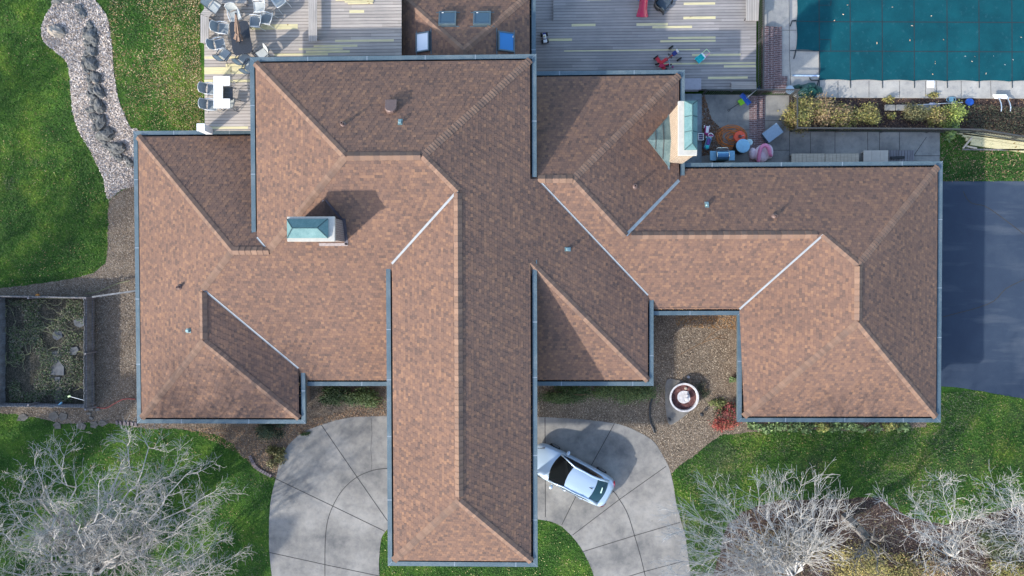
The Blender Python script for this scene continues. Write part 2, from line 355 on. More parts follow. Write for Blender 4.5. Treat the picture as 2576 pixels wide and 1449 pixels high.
M = dict(
 hoodseam=plain('dark_teal_seam', (.035, .085, .095), .6, .1),
 shingle=m_shingle(), cap=m_cap(), gutter=m_gutter(),
 flash=plain('white_valley_metal', (.30, .32, .33), .6, .1, .12, 3), flashg=plain('grey_valley_metal', (.24, .29, .32), .6, .2, .15, 3),
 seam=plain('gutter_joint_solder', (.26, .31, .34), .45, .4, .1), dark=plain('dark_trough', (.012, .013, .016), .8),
 brick=m_brick('brown_brick', (.20, .11, .07), (.27, .15, .10), (.30, .27, .23)), brickl=m_brick('tan_chimney_brick', (.25, .155, .085), (.33, .21, .12), (.62, .56, .46)), brickd=m_brick('dark_chimney_brick', (.12, .075, .06), (.17, .10, .08), (.34, .32, .30)),
 pave=m_pave('dark_red_step_brick', (.105, .060, .060), (.15, .08, .075)),
 soffit=plain('painted_soffit', (.42, .40, .36), .7), trim=plain('cream_trim', (.62, .58, .50), .6),
 stone=plain('pale_cap_stone', (.46, .44, .39), .75, 0, .10, 5), verd=m_patina('verdigris_chimney_metal', (.055, .145, .16), (.15, .265, .27), .6, .1), crick=m_patina('weathered_cricket_metal', (.055, .105, .11), (.17, .24, .23), .6, .1),
 glass=NT('skylight_glass').done((.03, .07, .10), .06, 0.0, Specular_IOR_Level=.9), winglass=NT('window_glass').done((.02, .03, .035), .05, 0.0, Specular_IOR_Level=.8),
 drive=m_concrete('driveway_concrete', (.250, .241, .222), .44), patio=m_concrete('patio_concrete', (.25, .245, .225), .40), pooldeck=m_concrete('pool_deck_concrete', (.36, .345, .31), .18),
 joint=plain('concrete_joint', (.045, .043, .042), .95), asphalt=m_asphalt(), lawn=m_lawn(),
 mulch=m_ground('wood_mulch', ((.25, (.075, .056, .042)), (.45, (.165, .128, .094)), (.62, (.26, .21, .158)), (.8, (.38, .315, .24))), 1.1, 42.),
 soil=m_ground('garden_soil', ((.3, (.028, .030, .020)), (.5, (.060, .056, .042)), (.75, (.125, .112, .090)))),
 bed=m_ground('dark_leaf_bed', ((.3, (.030, .020, .017)), (.5, (.062, .042, .036)), (.75, (.115, .082, .07)))),
 gravel=m_ground('white_gravel', ((.22, (.19, .155, .13)), (.42, (.34, .29, .255)), (.6, (.46, .41, .37)), (.8, (.60, .55, .50))), .8, 14., .05),
 deck=m_deck('weathered_deck_boards', (.385, .34, .295)), deck2=m_deck('grey_deck_boards', (.285, .265, .252)), bench=m_deck('bench_slats', (.36, .33, .295), 0, .10, .12), benchx=m_deck('bench_slats_across', (.36, .33, .295), 1, .10, .12),
 newwood=m_newwood(), palewood=m_newwood('pale_bench_lumber', (.50, .43, .33)), greywood=m_deck('grey_platform_boards', (.20, .19, .20), 0, .16),
 fencew=m_deck('weathered_fence_boards', (.085, .092, .10), 1, .145, .3, .14), fencex=m_deck('weathered_fence_boards_across', (.085, .092, .10), 0, .145, .3, .14),
 cover=m_cover(), strap=plain('dark_strap_webbing', (.012, .022, .028), .8), tarp=plain('dark_green_tarp', (.010, .060, .055), .5, 0, .4, 2),
 rail=plain('brown_grey_railing_metal', (.06, .062, .06), .5, .2), leaf=attrmat('leaf_litter', .9, .3, 30), chip=attrmat('loose_chips', .95, .3, 40), foliage=attrmat('foliage', .65, .3, 25), blade=attrmat('grass_blades', .9, .25, 10, patch=True),
 bark=plain('pale_grey_bark', (.33, .31, .285), .9, 0, .35, 6), barkw=plain('silvery_white_bark', (.43, .415, .39), .85, 0, .3, 6), barkd=plain('dark_grey_trunk_bark', (.16, .15, .14), .95, 0, .4, 8), stem=plain('brown_stems', (.16, .11, .07), .9),
 rock=plain('dark_river_rock', (.105, .108, .105), .8, 0, .55, 3.5), rocktan=plain('tan_boulder_stone', (.36, .31, .25), .85, 0, .25, 4), flagd=plain('weathered_flagstone', (.10, .105, .11), .9, 0, .3, 4), flag=plain('blue_grey_flagstone', (.155, .15, .14), .85, 0, .2, 4),
 alu=plain('pale_chair_tubing', (.66, .66, .63), .35, .35, .05), sling=plain('grey_chair_sling', (.22, .25, .26), .7, 0, .12, 40), slingd=plain('dark_chair_sling', (.10, .11, .12), .7, 0, .12, 40), slingl=plain('light_chair_sling', (.40, .42, .40), .7, 0, .12, 40), tubed=plain('dark_chair_tubing', (.10, .11, .12), .4, .3),
 ttop=plain('black_cast_table_metal', (.035, .04, .048), .45, .2, .6, 30), umb=plain('brown_umbrella_canvas', (.20, .135, .10), .85, 0, .35, 12), white=plain('white_paint', (.80, .80, .78), .5, 0, .04), chrome=plain('polished_metal', (.7, .71, .72), .2, .9, .05), black=plain('black_plastic', (.015, .016, .018), .5), rubber=plain('tyre_rubber', (.02, .02, .02), .9),
 red=plain('red_plastic', (.52, .02, .03), .3, 0, .1), crim=plain('crimson_slide_plastic', (.42, .015, .06), .25, 0, .12, 3), blue=plain('blue_plastic', (.02, .10, .42), .4, 0, .1), navy=plain('navy_plastic', (.02, .03, .16), .4), teal=plain('teal_plastic', (.01, .52, .52), .4), green=plain('lime_plastic', (.28, .62, .02), .4, 0, .1), pink=plain('pink_vinyl', (.72, .24, .38), .3, 0, .1), ltpink=plain('pale_pink_vinyl', (.76, .60, .64), .35, 0, .08), magenta=plain('magenta_plastic', (.45, .02, .22), .4), purple=plain('purple_plastic', (.16, .08, .32), .4), orange=plain('orange_cord', (.62, .20, .04), .6, 0, .1), ored=plain('orange_red_reel', (.75, .10, .04), .45, 0, .1), skyb=plain('light_blue_plastic', (.20, .42, .58), .45, 0, .1), slate=plain('slate_blue_panel', (.20, .29, .38), .5, 0, .08), greybox=plain('grey_deck_box', (.30, .29, .32), .6, 0, .1), limeg=plain('pale_lime_plastic', (.50, .70, .35), .5),
 paint=NT('silver_car_paint').done((.44, .56, .68), .28, .3, Coat_Weight=.8, Coat_Roughness=.04), carglass=NT('car_glass').done((.006, .008, .010), .05, 0., Specular_IOR_Level=.8), rearglass=NT('tinted_rear_glass').done((.012, .05, .065), .08, 0., Specular_IOR_Level=.6), tail=NT('tail_light_red').done((.55, .01, .03), .15), lens=NT('headlight_lens').done((.25, .27, .3), .1),
 rimm=plain('alloy_rim', (.30, .31, .33), .35, .8), paper=plain('mint_paper', (.45, .66, .60), .8, 0, .05), basin=m_ground('fountain_basin_water_stain', ((.3, (.075, .035, .035)), (.6, (.14, .065, .06)), (.8, (.20, .10, .085))), 1.5, 9), fwhite=plain('fountain_white_stone', (.50, .49, .49), .7, 0, .25, 5), pool_lid=plain('white_lid', (.8, .8, .8), .5),
 brown_vent=plain('brown_vent_metal', (.17, .115, .10), .5, .2, .1), ventg=plain('teal_vent_metal', (.22, .33, .34), .4, .4, .15), hose=plain('black_hose', (.02, .021, .023), .5), redhose=plain('red_hose', (.40, .10, .08), .6),
)
# ================================================================ the house
p, zA, zB, zBl, zF, zE, pS2, pBl, pG = .4246, 5.7533, 3.0, 3.3014, 3.0558, 2.7682, .4232, .4313, .4334
yS, yA, xA, xR, xC, yC, yBu, xBl, xBr, yBd = -6.2405, 11.3981, -14.6837, .2878, -7.6028, -15.3196, 8.0965, -22.2447, -12.6658, -8.3194
yF, xF, yE, xG, xGl, yG, yS2, yD, xD = 11.2554, 8.4734, 6.1777, 22.6699, 11.481, -8.2749, -2.30, -6.2208, 6.7799
zS2 = zE
up = lambda y, z, q=p: (0, q, 1, z + q * y)
dn = lambda y, z, q=p: (0, -q, 1, z - q * y)
lf = lambda x, z, q=p: (-q, 0, 1, z - q * x)
rt = lambda x, z, q=p: (q, 0, 1, z + q * x)
xs0, xs1 = g(997, 70, 3.)[0], g(1348, 70, 3.)[0]
apx = g3(1183, 128, 4.7)
PL = dict(Aup=up(yA, zA), S=dn(yS, zB), WA=lf(xA, zA), R=rt(xR, zA), Cl=lf(xC, zA), Cd=dn(yC, zA), Bu=up(yBu, zBl), Bl=lf(xBl, zBl, pBl), Br=rt(xBr, zBl), Bd=dn(yBd, zBl),
          Fu=up(yF, zF), Fr=rt(xF, zF), S2=dn(-2.0488, zE, pS2), Eu=up(yE, zE), Gr=rt(xG, zE, pG), Gl=lf(xGl, zE, pG), Gd=dn(yG, zE), Dd=dn(yD, zB))
ps = (4.75 - 3.0) / ((xs1 - xs0) / 2)
PL['Sl'] = lf(xs0, 3.0, ps); PL['Sr'] = rt(xs1, 3.0, ps); ySt = apx[1] + (xs1 - xs0) / 2; PL['St'] = up(ySt, 3.0, ps)
def V_(axis, val): return (1, 0, 0, val) if axis == 'x' else (0, 1, 0, val)
I_ = .34
ED = dict(eAt=V_('y', yA - I_), eAl=V_('x', xA + I_), eR=V_('x', xR - I_), eCl=V_('x', xC + I_), eCd=V_('y', yC + I_), eBt=V_('y', yBu - I_), eBl=V_('x', xBl + I_), eBr=V_('x', xBr - I_), eBd=V_('y', yBd + I_),
          eS=V_('y', yS + I_), eDr=V_('x', xD - I_), eDd=V_('y', yD + I_), eFt=V_('y', yF - I_), eFr=V_('x', xF - I_), eEt=V_('y', yE - I_), eGr=V_('x', xG - I_), eGl=V_('x', xGl + I_), eGd=V_('y', yG + I_), eS2=V_('y', yS2 + I_),
          xwA=V_('x', xA + .5), xwR=V_('x', xR - .5), eSl=V_('x', xs0 + I_), eSr=V_('x', xs1 - I_), eSt=V_('y', ySt - I_), ySa=V_('y', yA - .5))
PL.update(ED)
def X(a, b, c):
    m = np.array([PL[k] if isinstance(k, str) else k for k in (a, b, c)], float); return np.linalg.solve(m[:, :3], m[:, 3])
def zof(pl, x, y): a = PL[pl]; return a[3] - a[0] * x - a[1] * y
def nrm(pl): a = PL[pl]; return Vector(a[:3]).normalized()
def onplane(u, v, pl):                     # where a sight line meets a roof plane
    d = ray(u, v); a = PL[pl]; t = (a[3] - a[2] * H) / (a[0] * d[0] + a[1] * d[1] + a[2] * d[2]); return Vector((d[0] * t, d[1] * t, H + d[2] * t))
r1, r2, j_, cap_ = X('Aup', 'S', 'WA'), X('Aup', 'S', 'R'), X('S', 'R', 'Cl'), X('Cl', 'R', 'Cd')
h_, b0, b1, bap = X('S', 'WA', 'Bu'), X('S', 'Bl', 'Bu'), X('S', 'Bl', 'Br'), X('Bl', 'Br', 'Bd')
f0, fr_, fe, eg, ga, gb = X('R', 'S2', 'Fu'), X('Fu', 'Fr', 'S2'), X('Fr', 'Eu', 'S2'), X('Eu', 'S2', 'Gl'), X('Eu', 'Gl', 'Gr'), X('Gl', 'Gr', 'Gd')
yf = V_('y', f0[1]); sap = X('Sl', 'Sr', 'St')
FACES = dict(
 Aup=[X('Aup', 'eAt', 'eAl'), X('Aup', 'eAt', 'eR'), r2, r1], WA=[X('WA', 'eAt', 'eAl'), r1, h_, X('WA', 'Bu', 'eAl')],
 S=[r1, r2, j_, X('S', 'Cl', 'eCl'), X('S', 'eCl', 'eS'), X('S', 'eBr', 'eS'), X('S', 'Br', 'eBr'), b1, b0, h_],
 R=[X('R', 'eAt', 'eR'), X('R', 'eR', yf), f0, X('R', 'S2', 'eDr'), X('R', 'Dd', 'eDr'), X('R', 'Dd', 'eR'), X('R', 'eR', 'eCd'), cap_, j_, r2],
 Dd=[X('R', 'Dd', 'eR'), X('R', 'Dd', 'eDr'), X('Dd', 'eDd', 'eDr'), X('Dd', 'eDd', 'xwR'), X('Dd', 'xwR', 'R')],
 Cl=[j_, X('S', 'Cl', 'eCl'), X('Cl', 'eCl', 'eCd'), cap_], Cd=[X('Cd', 'eCl', 'eCd'), X('Cd', 'eR', 'eCd'), cap_],
 Bu=[X('Bu', 'Bl', 'eBt'), b0, h_, X('WA', 'Bu', 'eAl'), X('Bu', 'xwA', V_('y', X('WA', 'Bu', 'eAl')[1])), X('Bu', 'eBt', 'xwA')],
 Bl=[X('Bu', 'Bl', 'eBt'), X('Bl', 'Bd', 'eBd'), bap, b1, b0], Br=[b1, bap, X('Br', 'eBr', 'eBd'), X('S', 'Br', 'eBr')], Bd=[bap, X('Bl', 'Bd', 'eBd'), X('Br', 'Bd', 'eBd')],
 Fu=[X('Fu', 'eFt', 'xwR'), X('Fu', 'xwR', yf), f0, fr_, X('Fu', 'Fr', 'eFt')], Fr=[X('Fu', 'Fr', 'eFt'), fr_, fe, X('Fr', 'Eu', 'eFr')],
 S2=[f0, X('R', 'S2', 'eDr'), X('S2', 'eS2', 'eDr'), X('Gl', 'S2', 'eS2'), eg, fe, fr_],
 Eu=[X('Fr', 'Eu', 'eFr'), fe, eg, ga, X('Eu', 'Gr', 'eEt'), X('Eu', 'eEt', 'eFr')],
 Gl=[eg, X('Gl', 'S2', 'eS2'), X('Gl', 'Gd', 'eGd'), gb, ga], Gr=[X('Eu', 'Gr', 'eEt'), ga, gb, X('Gr', 'Gd', 'eGd')], Gd=[gb, X('Gl', 'Gd', 'eGd'), X('Gr', 'Gd', 'eGd')],
 Sl=[X('Sl', 'St', 'eSt'), X('Sl', 'eSl', 'ySa'), X('Sl', 'ySa', V_('x', sap[0])), sap], Sr=[X('Sr', 'St', 'eSt'), sap, X('Sr', 'ySa', V_('x', sap[0])), X('Sr', 'eSr', 'ySa')], St=[X('Sl', 'St', 'eSt'), sap, X('Sr', 'St', 'eSt')])
house = thing('brick_house', 'sprawling brick house under one brown shingled hip roof with blue-grey gutters', 'house')
rf = MB()
offk = lambda k: sum(ord(c) for c in k) * .37
for k, P in FACES.items():
    a = PL[k]; hx, hy = -a[0], -a[1]; q = math.hypot(hx, hy); hx, hy = hx / q, hy / q; s = math.sqrt(1 + q * q)
    P = [Vector(v) for v in P]; n = sum((((P[i] - P[0]).cross(P[(i + 1) % len(P)] - P[0])) for i in range(len(P))), Vector())
    if n.z < 0: P = P[::-1]
    off = offk(k)
    rf.add(P, [tuple(range(len(P)))], [[(-hy * v.x + hx * v.y + off, (hx * v.x + hy * v.y) * s + off) for v in P]])
roof = rf.build('roof', M['shingle'], house)
def shingle_tabs():                        # the raised laminate tabs that throw the fine zigzag shadow lines
    VV = []; UU = []
    for k, P in FACES.items():
        a = PL[k]; hx, hy = -a[0], -a[1]; q = math.hypot(hx, hy); hx, hy = hx / q, hy / q; s = math.sqrt(1 + q * q); off = offk(k)
        poly = [(v[0], v[1]) for v in P]; pu = [-hy * x + hx * y + off for x, y in poly]; pv = [(hx * x + hy * y) * s + off for x, y in poly]
        rows = np.arange(math.floor(min(pv) / .142), math.ceil(max(pv) / .142)); cols = np.arange(math.floor(min(pu) / .170 + rows.min() * .43) - 2, math.ceil(max(pu) / .170 + rows.max() * .43) + 2)
        c, r = np.meshgrid(cols, rows); c, r = c.ravel(), r.ravel(); pick = ((c % 2) == 0) ^ (np.random.rand(len(c)) < .13); c, r = c[pick], r[pick]
        u0 = (c - r * .43) * .170 + np.random.uniform(-.012, .012, len(c)); u1 = u0 + .170 + np.random.uniform(-.02, .02, len(c)); v0 = r * .142 + .004; v1 = v0 + .142
        def xy(u, v): u = u - off; w_ = (v - off) / s; return -hy * u + hx * w_, hx * u + hy * w_
        ok = np.ones(len(c), bool)
        for uu, vv in ((u0, v0), (u1, v0), (u0, v1), (u1, v1)): ok &= inpoly(*xy(uu, vv), poly)
        u0, u1, v0, v1 = (z[ok] for z in (u0, u1, v0, v1)); n = len(u0); nz = 1 / s
        def pt(u, v, h):
            x, y = xy(u, v); z = a[3] - a[0] * x - a[1] * y; return np.stack([x + a[0] * nz * h, y + a[1] * nz * h, z + nz * h], 1)
        hh = np.random.uniform(.008, .012, n); t0, t1, t2, t3 = pt(u0, v0, hh), pt(u1, v0, hh), pt(u1, v1, hh * .6), pt(u0, v1, hh * .6); g0, g1, g2, g3_ = pt(u0, v0, 0), pt(u1, v0, 0), pt(u1, v1, 0), pt(u0, v1, 0)
        UV = lambda *p_: np.stack([np.stack(z, 1) for z in p_], 1); e = .02; m_ = (u0 + u1) / 2; vm = (v0 + v1) / 2; mid = (m_, vm)
        VV += [np.stack(q_, 1) for q_ in ((t0, t1, t2, t3), (g0, g1, t1, t0), (g1, g2, t2, t1), (g3_, g0, t0, t3))]
        UU += [UV((u0 + e, v0 + e), (u1 - e, v0 + e), (u1 - e, v1 - .005), (u0 + e, v1 - .005))] + [UV(mid, mid, mid, mid)] * 3
    V = np.concatenate(VV); U = np.concatenate(UU); n = len(V); me = bpy.data.meshes.new('shingle_tabs')
    me.vertices.add(n * 4); me.vertices.foreach_set('co', V.reshape(-1).astype(np.float32)); me.loops.add(n * 4); me.loops.foreach_set('vertex_index', np.arange(n * 4, dtype=np.int32))
    me.polygons.add(n); me.polygons.foreach_set('loop_start', np.arange(0, n * 4, 4, dtype=np.int32)); me.polygons.foreach_set('loop_total', np.full(n, 4, np.int32))
    l = me.uv_layers.new(name='UVMap'); l.data.foreach_set('uv', U.reshape(-1).astype(np.float32)); me.materials.append(M['shingle']); me.update(calc_edges=True)
    o = bpy.data.objects.new('shingle_tabs', me); COL.objects.link(o); o.parent = roof; o['kind'] = 'stuff'
shingle_tabs()
CP = [(.215, .136, .098), (.203, .130, .094), (.172, .114, .087), (.232, .148, .104)]
def capline(a, b, p1, p2, w=.19, lift=.022, ex=.17, name='ridge_cap'):
    a, b = Vector(a), Vector(b)
    if b.z < a.z: a, b = b, a
    t = (b - a); L = t.length; t.normalize(); sides = []
    for q, o in ((p1, p2), (p2, p1)):
        n = nrm(q); s = n.cross(t).normalized(); m = a.lerp(b, .5) + s * .3
        if zof(q, m.x, m.y) > zof(o, m.x, m.y): s = -s
        sides.append((s, n))
    u = Vector((0, 0, 1)); mb = MB(); n = max(1, int(L / ex)); e = L / n
    for k in range(n):
        s0 = k * e - .03; s1 = (k + 1) * e + .02; mb.col = tuple(x * (.9 + .2 * ((k * 37) % 11) / 11) for x in random.choice(CP))
        lo, hi = lift + .026, lift
        A = a + t * s0; B = a + t * min(s1, L)
        r_ = lambda P_, lf_, i, ww: P_ + sides[i][0] * ww + sides[i][1] * lf_
        pts = [r_(A, lo - lift * .7, 0, w), A + u * (lo + .012), r_(A, lo - lift * .7, 1, w), r_(B, hi - lift * .7, 0, w), B + u * (hi + .012), r_(B, hi - lift * .7, 1, w)]
        low = [r_(A, .002, 0, w), A + u * .002, r_(A, .002, 1, w)]
        mb.add(pts + low + [r_(B, .002, 0, w), r_(B, .002, 1, w)], [(0, 1, 4, 3), (1, 2, 5, 4), (0, 6, 7, 1), (1, 7, 8, 2), (0, 3, 9, 6), (2, 8, 10, 5)])
    return mb.build(name, M['cap'], roof)
def ridgevent(a, b, p1, p2): return capline(a, b, p1, p2, .21, .07, .30)
crn = lambda k, i: FACES[k][i]
for a, b, x1, x2 in [(crn('Aup', 0), r1, 'Aup', 'WA'), (crn('Aup', 1), r2, 'Aup', 'R'), (r1, h_, 'S', 'WA'), (r2, j_, 'S', 'R'), (crn('Cl', 2), cap_, 'Cl', 'Cd'), (crn('R', 6), cap_, 'R', 'Cd'),
                     (crn('Bu', 0), b0, 'Bu', 'Bl'), (b0, b1, 'S', 'Bl'), (crn('Bl', 1), bap, 'Bl', 'Bd'), (crn('Br', 2), bap, 'Br', 'Bd'), (crn('Fu', 4), fr_, 'Fu', 'Fr'), (fr_, fe, 'Fr', 'S2'),
                     (eg, ga, 'Eu', 'Gl'), (crn('Gr', 0), ga, 'Eu', 'Gr'), (crn('Gr', 3), gb, 'Gr', 'Gd'), (crn('Gl', 2), gb, 'Gl', 'Gd'), (crn('Dd', 1), crn('Dd', 0), 'R', 'Dd'),
                     (crn('Sl', 0), sap, 'Sl', 'St'), (crn('Sr', 0), sap, 'Sr', 'St')]: capline(a, b, x1, x2)
lp = lambda a, b, t: Vector(a).lerp(Vector(b), t)
for a, b, x1, x2 in [(lp(r1, r2, .03), lp(r1, r2, .97), 'Aup', 'S'), (lp(j_, cap_, .01), lp(j_, cap_, .985), 'Cl', 'R'), (h_, b0, 'Bu', 'S'), (lp(b1, bap, .08), lp(b1, bap, .96), 'Bl', 'Br'), (f0, lp(f0, fr_, .97), 'Fu', 'S2'),
                     (lp(fe, eg, .03), lp(fe, eg, .97), 'Eu', 'S2'), (lp(ga, gb, .04), lp(ga, gb, .96), 'Gl', 'Gr'), (sap, X('Sl', 'Sr', 'ySa'), 'Sl', 'Sr')]: ridgevent(a, b, x1, x2)
def valley(a, b, p1, p2, mat_, w=.10):
    a, b = Vector(a), Vector(b); t = (b - a).normalized(); mb = MB(); Q = []
    for q, o in ((p1, p2), (p2, p1)):
        n = nrm(q); s = n.cross(t).normalized(); m = a.lerp(b, .5) + s * .3
        if zof(q, m.x, m.y) < zof(o, m.x, m.y): s = -s
        Q += [a + s * w + n * .014, b + s * w + n * .014]
    u = Vector((0, 0, .016)); mb.add([Q[0], a + u, Q[2], Q[1], b + u, Q[3]], [(0, 1, 4, 3), (1, 2, 5, 4)])
    return mb.build('valley_flashing', mat_, roof)
for a, b, x1, x2, mt, ww in [(X('S', 'Cl', 'eCl'), j_, 'S', 'Cl', 'flash', .065), (X('R', 'S2', 'eDr'), f0, 'R', 'S2', 'flash', .05), (X('S', 'Br', 'eBr'), b1, 'S', 'Br', 'flash', .055), (X('Gl', 'S2', 'eS2'), eg, 'Gl', 'S2', 'flash', .06),
                         (X('Fr', 'Eu', 'eFr'), fe, 'Fr', 'Eu', 'flashg', .09), (X('WA', 'Bu', 'eAl'), h_, 'WA', 'Bu', 'flash', .05)]: valley(a, b, x1, x2, M[mt], ww)
# ---------------------------------------------------------------- gutters, soffits
def offs(path, d, side):
    out = []; n = len(path)
    for i in range(n):
        ds = []
        if i > 0: ds.append((Vector(path[i]) - Vector(path[i - 1])).normalized())
        if i < n - 1: ds.append((Vector(path[i + 1]) - Vector(path[i])).normalized())
        ns = [Vector((-q.y, q.x)) * side for q in ds]; m = ns[0] if len(ns) == 1 else (ns[0] + ns[1]) / (1 + ns[0].dot(ns[1])); out.append(Vector(path[i]) + m * d)
    return out
LITTER = []
def gutter(path, z, side, litter=0.):
    pr = [(.0, -.20), (.0, .02), (.005, .03), (.235, .03), (.24, .02), (.24, -.14), (.37, -.14), (.43, .10), (.45, -.17), (.02, -.20)]
    mb = MB(); rows = [[(*q, z + h) for q in offs(path, d, side)] for d, h in pr]; n = len(path)
    for k in range(len(pr) - 1):
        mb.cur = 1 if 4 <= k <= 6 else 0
        for i in range(n - 1): mb.add([rows[k][i], rows[k][i + 1], rows[k + 1][i + 1], rows[k + 1][i]], [(0, 1, 2, 3) if side < 0 else (3, 2, 1, 0)])
    for i in (0, n - 1): mb.cur = 0; mb.add([rr[i] for rr in rows], [tuple(range(len(pr)))])
    mb.cur = 2; o2 = offs(path, .12, side)
    for i in range(n - 1):
        a, b = o2[i], o2[i + 1]; L = (b - a).length; d = (b - a).normalized(); s = random.uniform(1.5, 3.5)
        while s < L - .5:
            q = a + d * s; mb.box((q.x, q.y, z + .031), (.05, .236, .012), math.atan2(d.y, d.x)); s += random.uniform(2.6, 4.2)
    for i in range(1, n - 1):                              # mitred corner seams
        a, b = offs(path, .0, side)[i], offs(path, .235, side)[i]; m = (a + b) / 2; d = b - a; mb.box((m.x, m.y, z + .030), (d.length, .02, .010), math.atan2(d.y, d.x))
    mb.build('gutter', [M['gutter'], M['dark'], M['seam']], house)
    a, b = offs(path, .06, side), offs(path, .78, side); sb = MB()
    for i in range(n - 1): sb.add([(*a[i], z - .21), (*a[i + 1], z - .21), (*b[i + 1], z - .21), (*b[i], z - .21)], [(0, 1, 2, 3)])
    sb.build('soffit', M['soffit'], house)
    if litter:
        c, d = offs(path, .26, side), offs(path, .40, side)
        for i in range(n - 1):
            L = (c[i + 1] - c[i]).length; k = int(L * 60 * litter)
            for _ in range(k):
                t_, s_ = random.random(), random.random(); nn = mnoise.noise((c[i].x + (c[i + 1] - c[i]).x * t_, c[i].y + (c[i + 1] - c[i]).y * t_, 3.3)) + litter
                if nn > .45: q = c[i].lerp(c[i + 1], t_).lerp(d[i].lerp(d[i + 1], t_), s_); LITTER.append((q.x, q.y, z - .13 + .16 * s_))
gutter([(xA, X('WA', 'Bu', 'eAl')[1] - .1), (xA, yA), (xR, yA), (xR, f0[1] + .1)], zA, -1)
gutter([(xC, X('S', 'Cl', 'eCl')[1] - .05), (xC, yC), (xR, yC), (xR, X('R', 'Dd', 'eR')[1] + .15)], zA, 1, .35)
gutter([(xA + .5, yBu), (xBl, yBu), (xBl, yBd), (xBr, yBd), (xBr, X('S', 'Br', 'eBr')[1] + .1)], zBl, 1, .45)
gutter([(xBr + .02, yS), (xC + .3, yS)], zB, 1, .9)
gutter([(xR - .3, yD), (xD, yD), (xD, X('R', 'S2', 'eDr')[1] + .05)], zB, 1, .6)
gutter([(xR - .4, yF), (xF, yF), (xF, X('Fr', 'Eu', 'eFr')[1] - .05)], zF, -1, .25)
gutter([(xF - .35, yE), (xG, yE), (xG, yG), (xGl, yG), (xGl, yS2), (xD, yS2)], zE, -1, .75)
gutter([(xs0, yA), (xs0, ySt), (xs1, ySt), (xs1, yA)], 3.0, -1, .2)
L_ = np.array(LITTER)
quads('gutter_leaves', L_[:, 0], L_[:, 1], L_[:, 2], (.05, .11), (.03, .05), [(.32, .17, .06), (.22, .12, .06), (.40, .24, .09), (.12, .07, .04)], M['leaf'], .5, parent=house)['kind'] = 'stuff'
# ---------------------------------------------------------------- walls, windows, doors, porch columns
def wallbox(x0, x1, y0, y1, z1):
    MB().prism([(x0, y0), (x1, y0), (x1, y1), (x0, y1)], -.05, z1).build('wall', M['brick'], house)
wi = .72
wallbox(xA + wi, xR - wi, 2.0, yA - 2.6, zA - .2); wallbox(xBl + wi, xBr - wi, yBd + wi, yBu - wi, zBl - .2); wallbox(xBr - 1.5, xC + .5, yS + wi, 4, zB - .2)
wallbox(xR - 1, xD - wi, yD + wi, 3, zB - .22); wallbox(xR - 1.1, xF - wi, 3.2, yF - wi, zF - .2); wallbox(xF - 3, xG - wi - .02, yS2 + wi, yE - wi, zE - .2); wallbox(xGl + wi, xG - wi, yG + wi, yE - 2, zE - .22)
wallbox(xC + wi, xR - wi - .03, yS + .3, 1.5, zA - .21); wallbox(xs0 + wi, xs1 - wi, yA - 3, ySt - wi, 2.8)
def window(x, y, wx, z0, z1, face):
    dx, dy = {'s': (0, -1), 'n': (0, 1), 'w': (-1, 0), 'e': (1, 0)}[face]; al = dy != 0
    f = MB()
    for s in (-1, 1): f.box((x + (s * wx / 2 if al else 0) + dx * .03, y + (0 if al else s * wx / 2) + dy * .03, (z0 + z1) / 2), (.08 if al else .06, .06 if al else .08, z1 - z0))
    for zz in (z0, (z0 + z1) / 2, z1): f.box((x + dx * .033, y + dy * .033, zz), (wx + .04 if al else .06, .06 if al else wx + .04, .07))
    o = f.build('window', M['trim'], house)
    gl = MB().box((x + dx * .012, y + dy * .012, (z0 + z1) / 2), (wx if al else .02, .02 if al else wx, z1 - z0)); gl.build('pane', M['winglass'], o)
for a in [(-19.5, yBd + wi, 1.8, .9, 2.3, 's'), (-15.5, yBd + wi, 1.8, .9, 2.3, 's'), (-10, yS + wi, 2.2, .9, 2.2, 's'), (2.3, yD + wi, 1.6, .9, 2.2, 's'), (4.9, yD + wi, 1.6, .9, 2.2, 's'), (14, yG + wi, 1.8, .9, 2.1, 's'), (18, yG + wi, 1.8, .9, 2.1, 's'),
          (xBl + wi, -4, 1.6, .9, 2.3, 'w'), (xBl + wi, 1.5, 1.6, .9, 2.3, 'w'), (xGl + wi, -5, 1.4, .9, 2.1, 'w'), (xG - wi, 2, 2.4, .3, 2.2, 'e'), (xG - wi, -3, 2.4, .3, 2.2, 'e'), (12, yE - wi, 1.8, .9, 2.1, 'n'), (17, yE - wi, 1.8, .9, 2.1, 'n'), (4, yF - wi, 2.2, .6, 2.4, 'n'), (-10, yA - 2.6, 2, 3.6, 5.0, 'n'), (-18.5, yBu - wi, 1.8, .9, 2.3, 'n')]: window(*a)
d = MB(); d.box((-3.6, yS + .27, 1.05), (1.7, .06, 2.1)).build('door', M['trim'], house)
for x in (xC + .95, xR - .95):
    for y in (-12.6, -8.2): MB().box((x, y, .15), (.6, .6, .3)).box((x, y, 2.85), (.36, .36, 5.1)).build('porch_column', M['brick'], house)
bm_ = MB()
for x in (xC + .95, xR - .95): bm_.box((x, (yC + yS) / 2 + .5, zA - .42), (.4, yS - yC - .6, .38))
bm_.box(((xC + xR) / 2, yC + .95, zA - .43), (xR - xC - 2.3, .4, .36)).build('porch_beam', M['trim'], house)
MB().box(((xC + xR) / 2, (yC + yS) / 2 + .2, zA - .205), (xR - xC - 1.5, yS - yC - 1.2, .03)).build('porch_ceiling', M['soffit'], house)
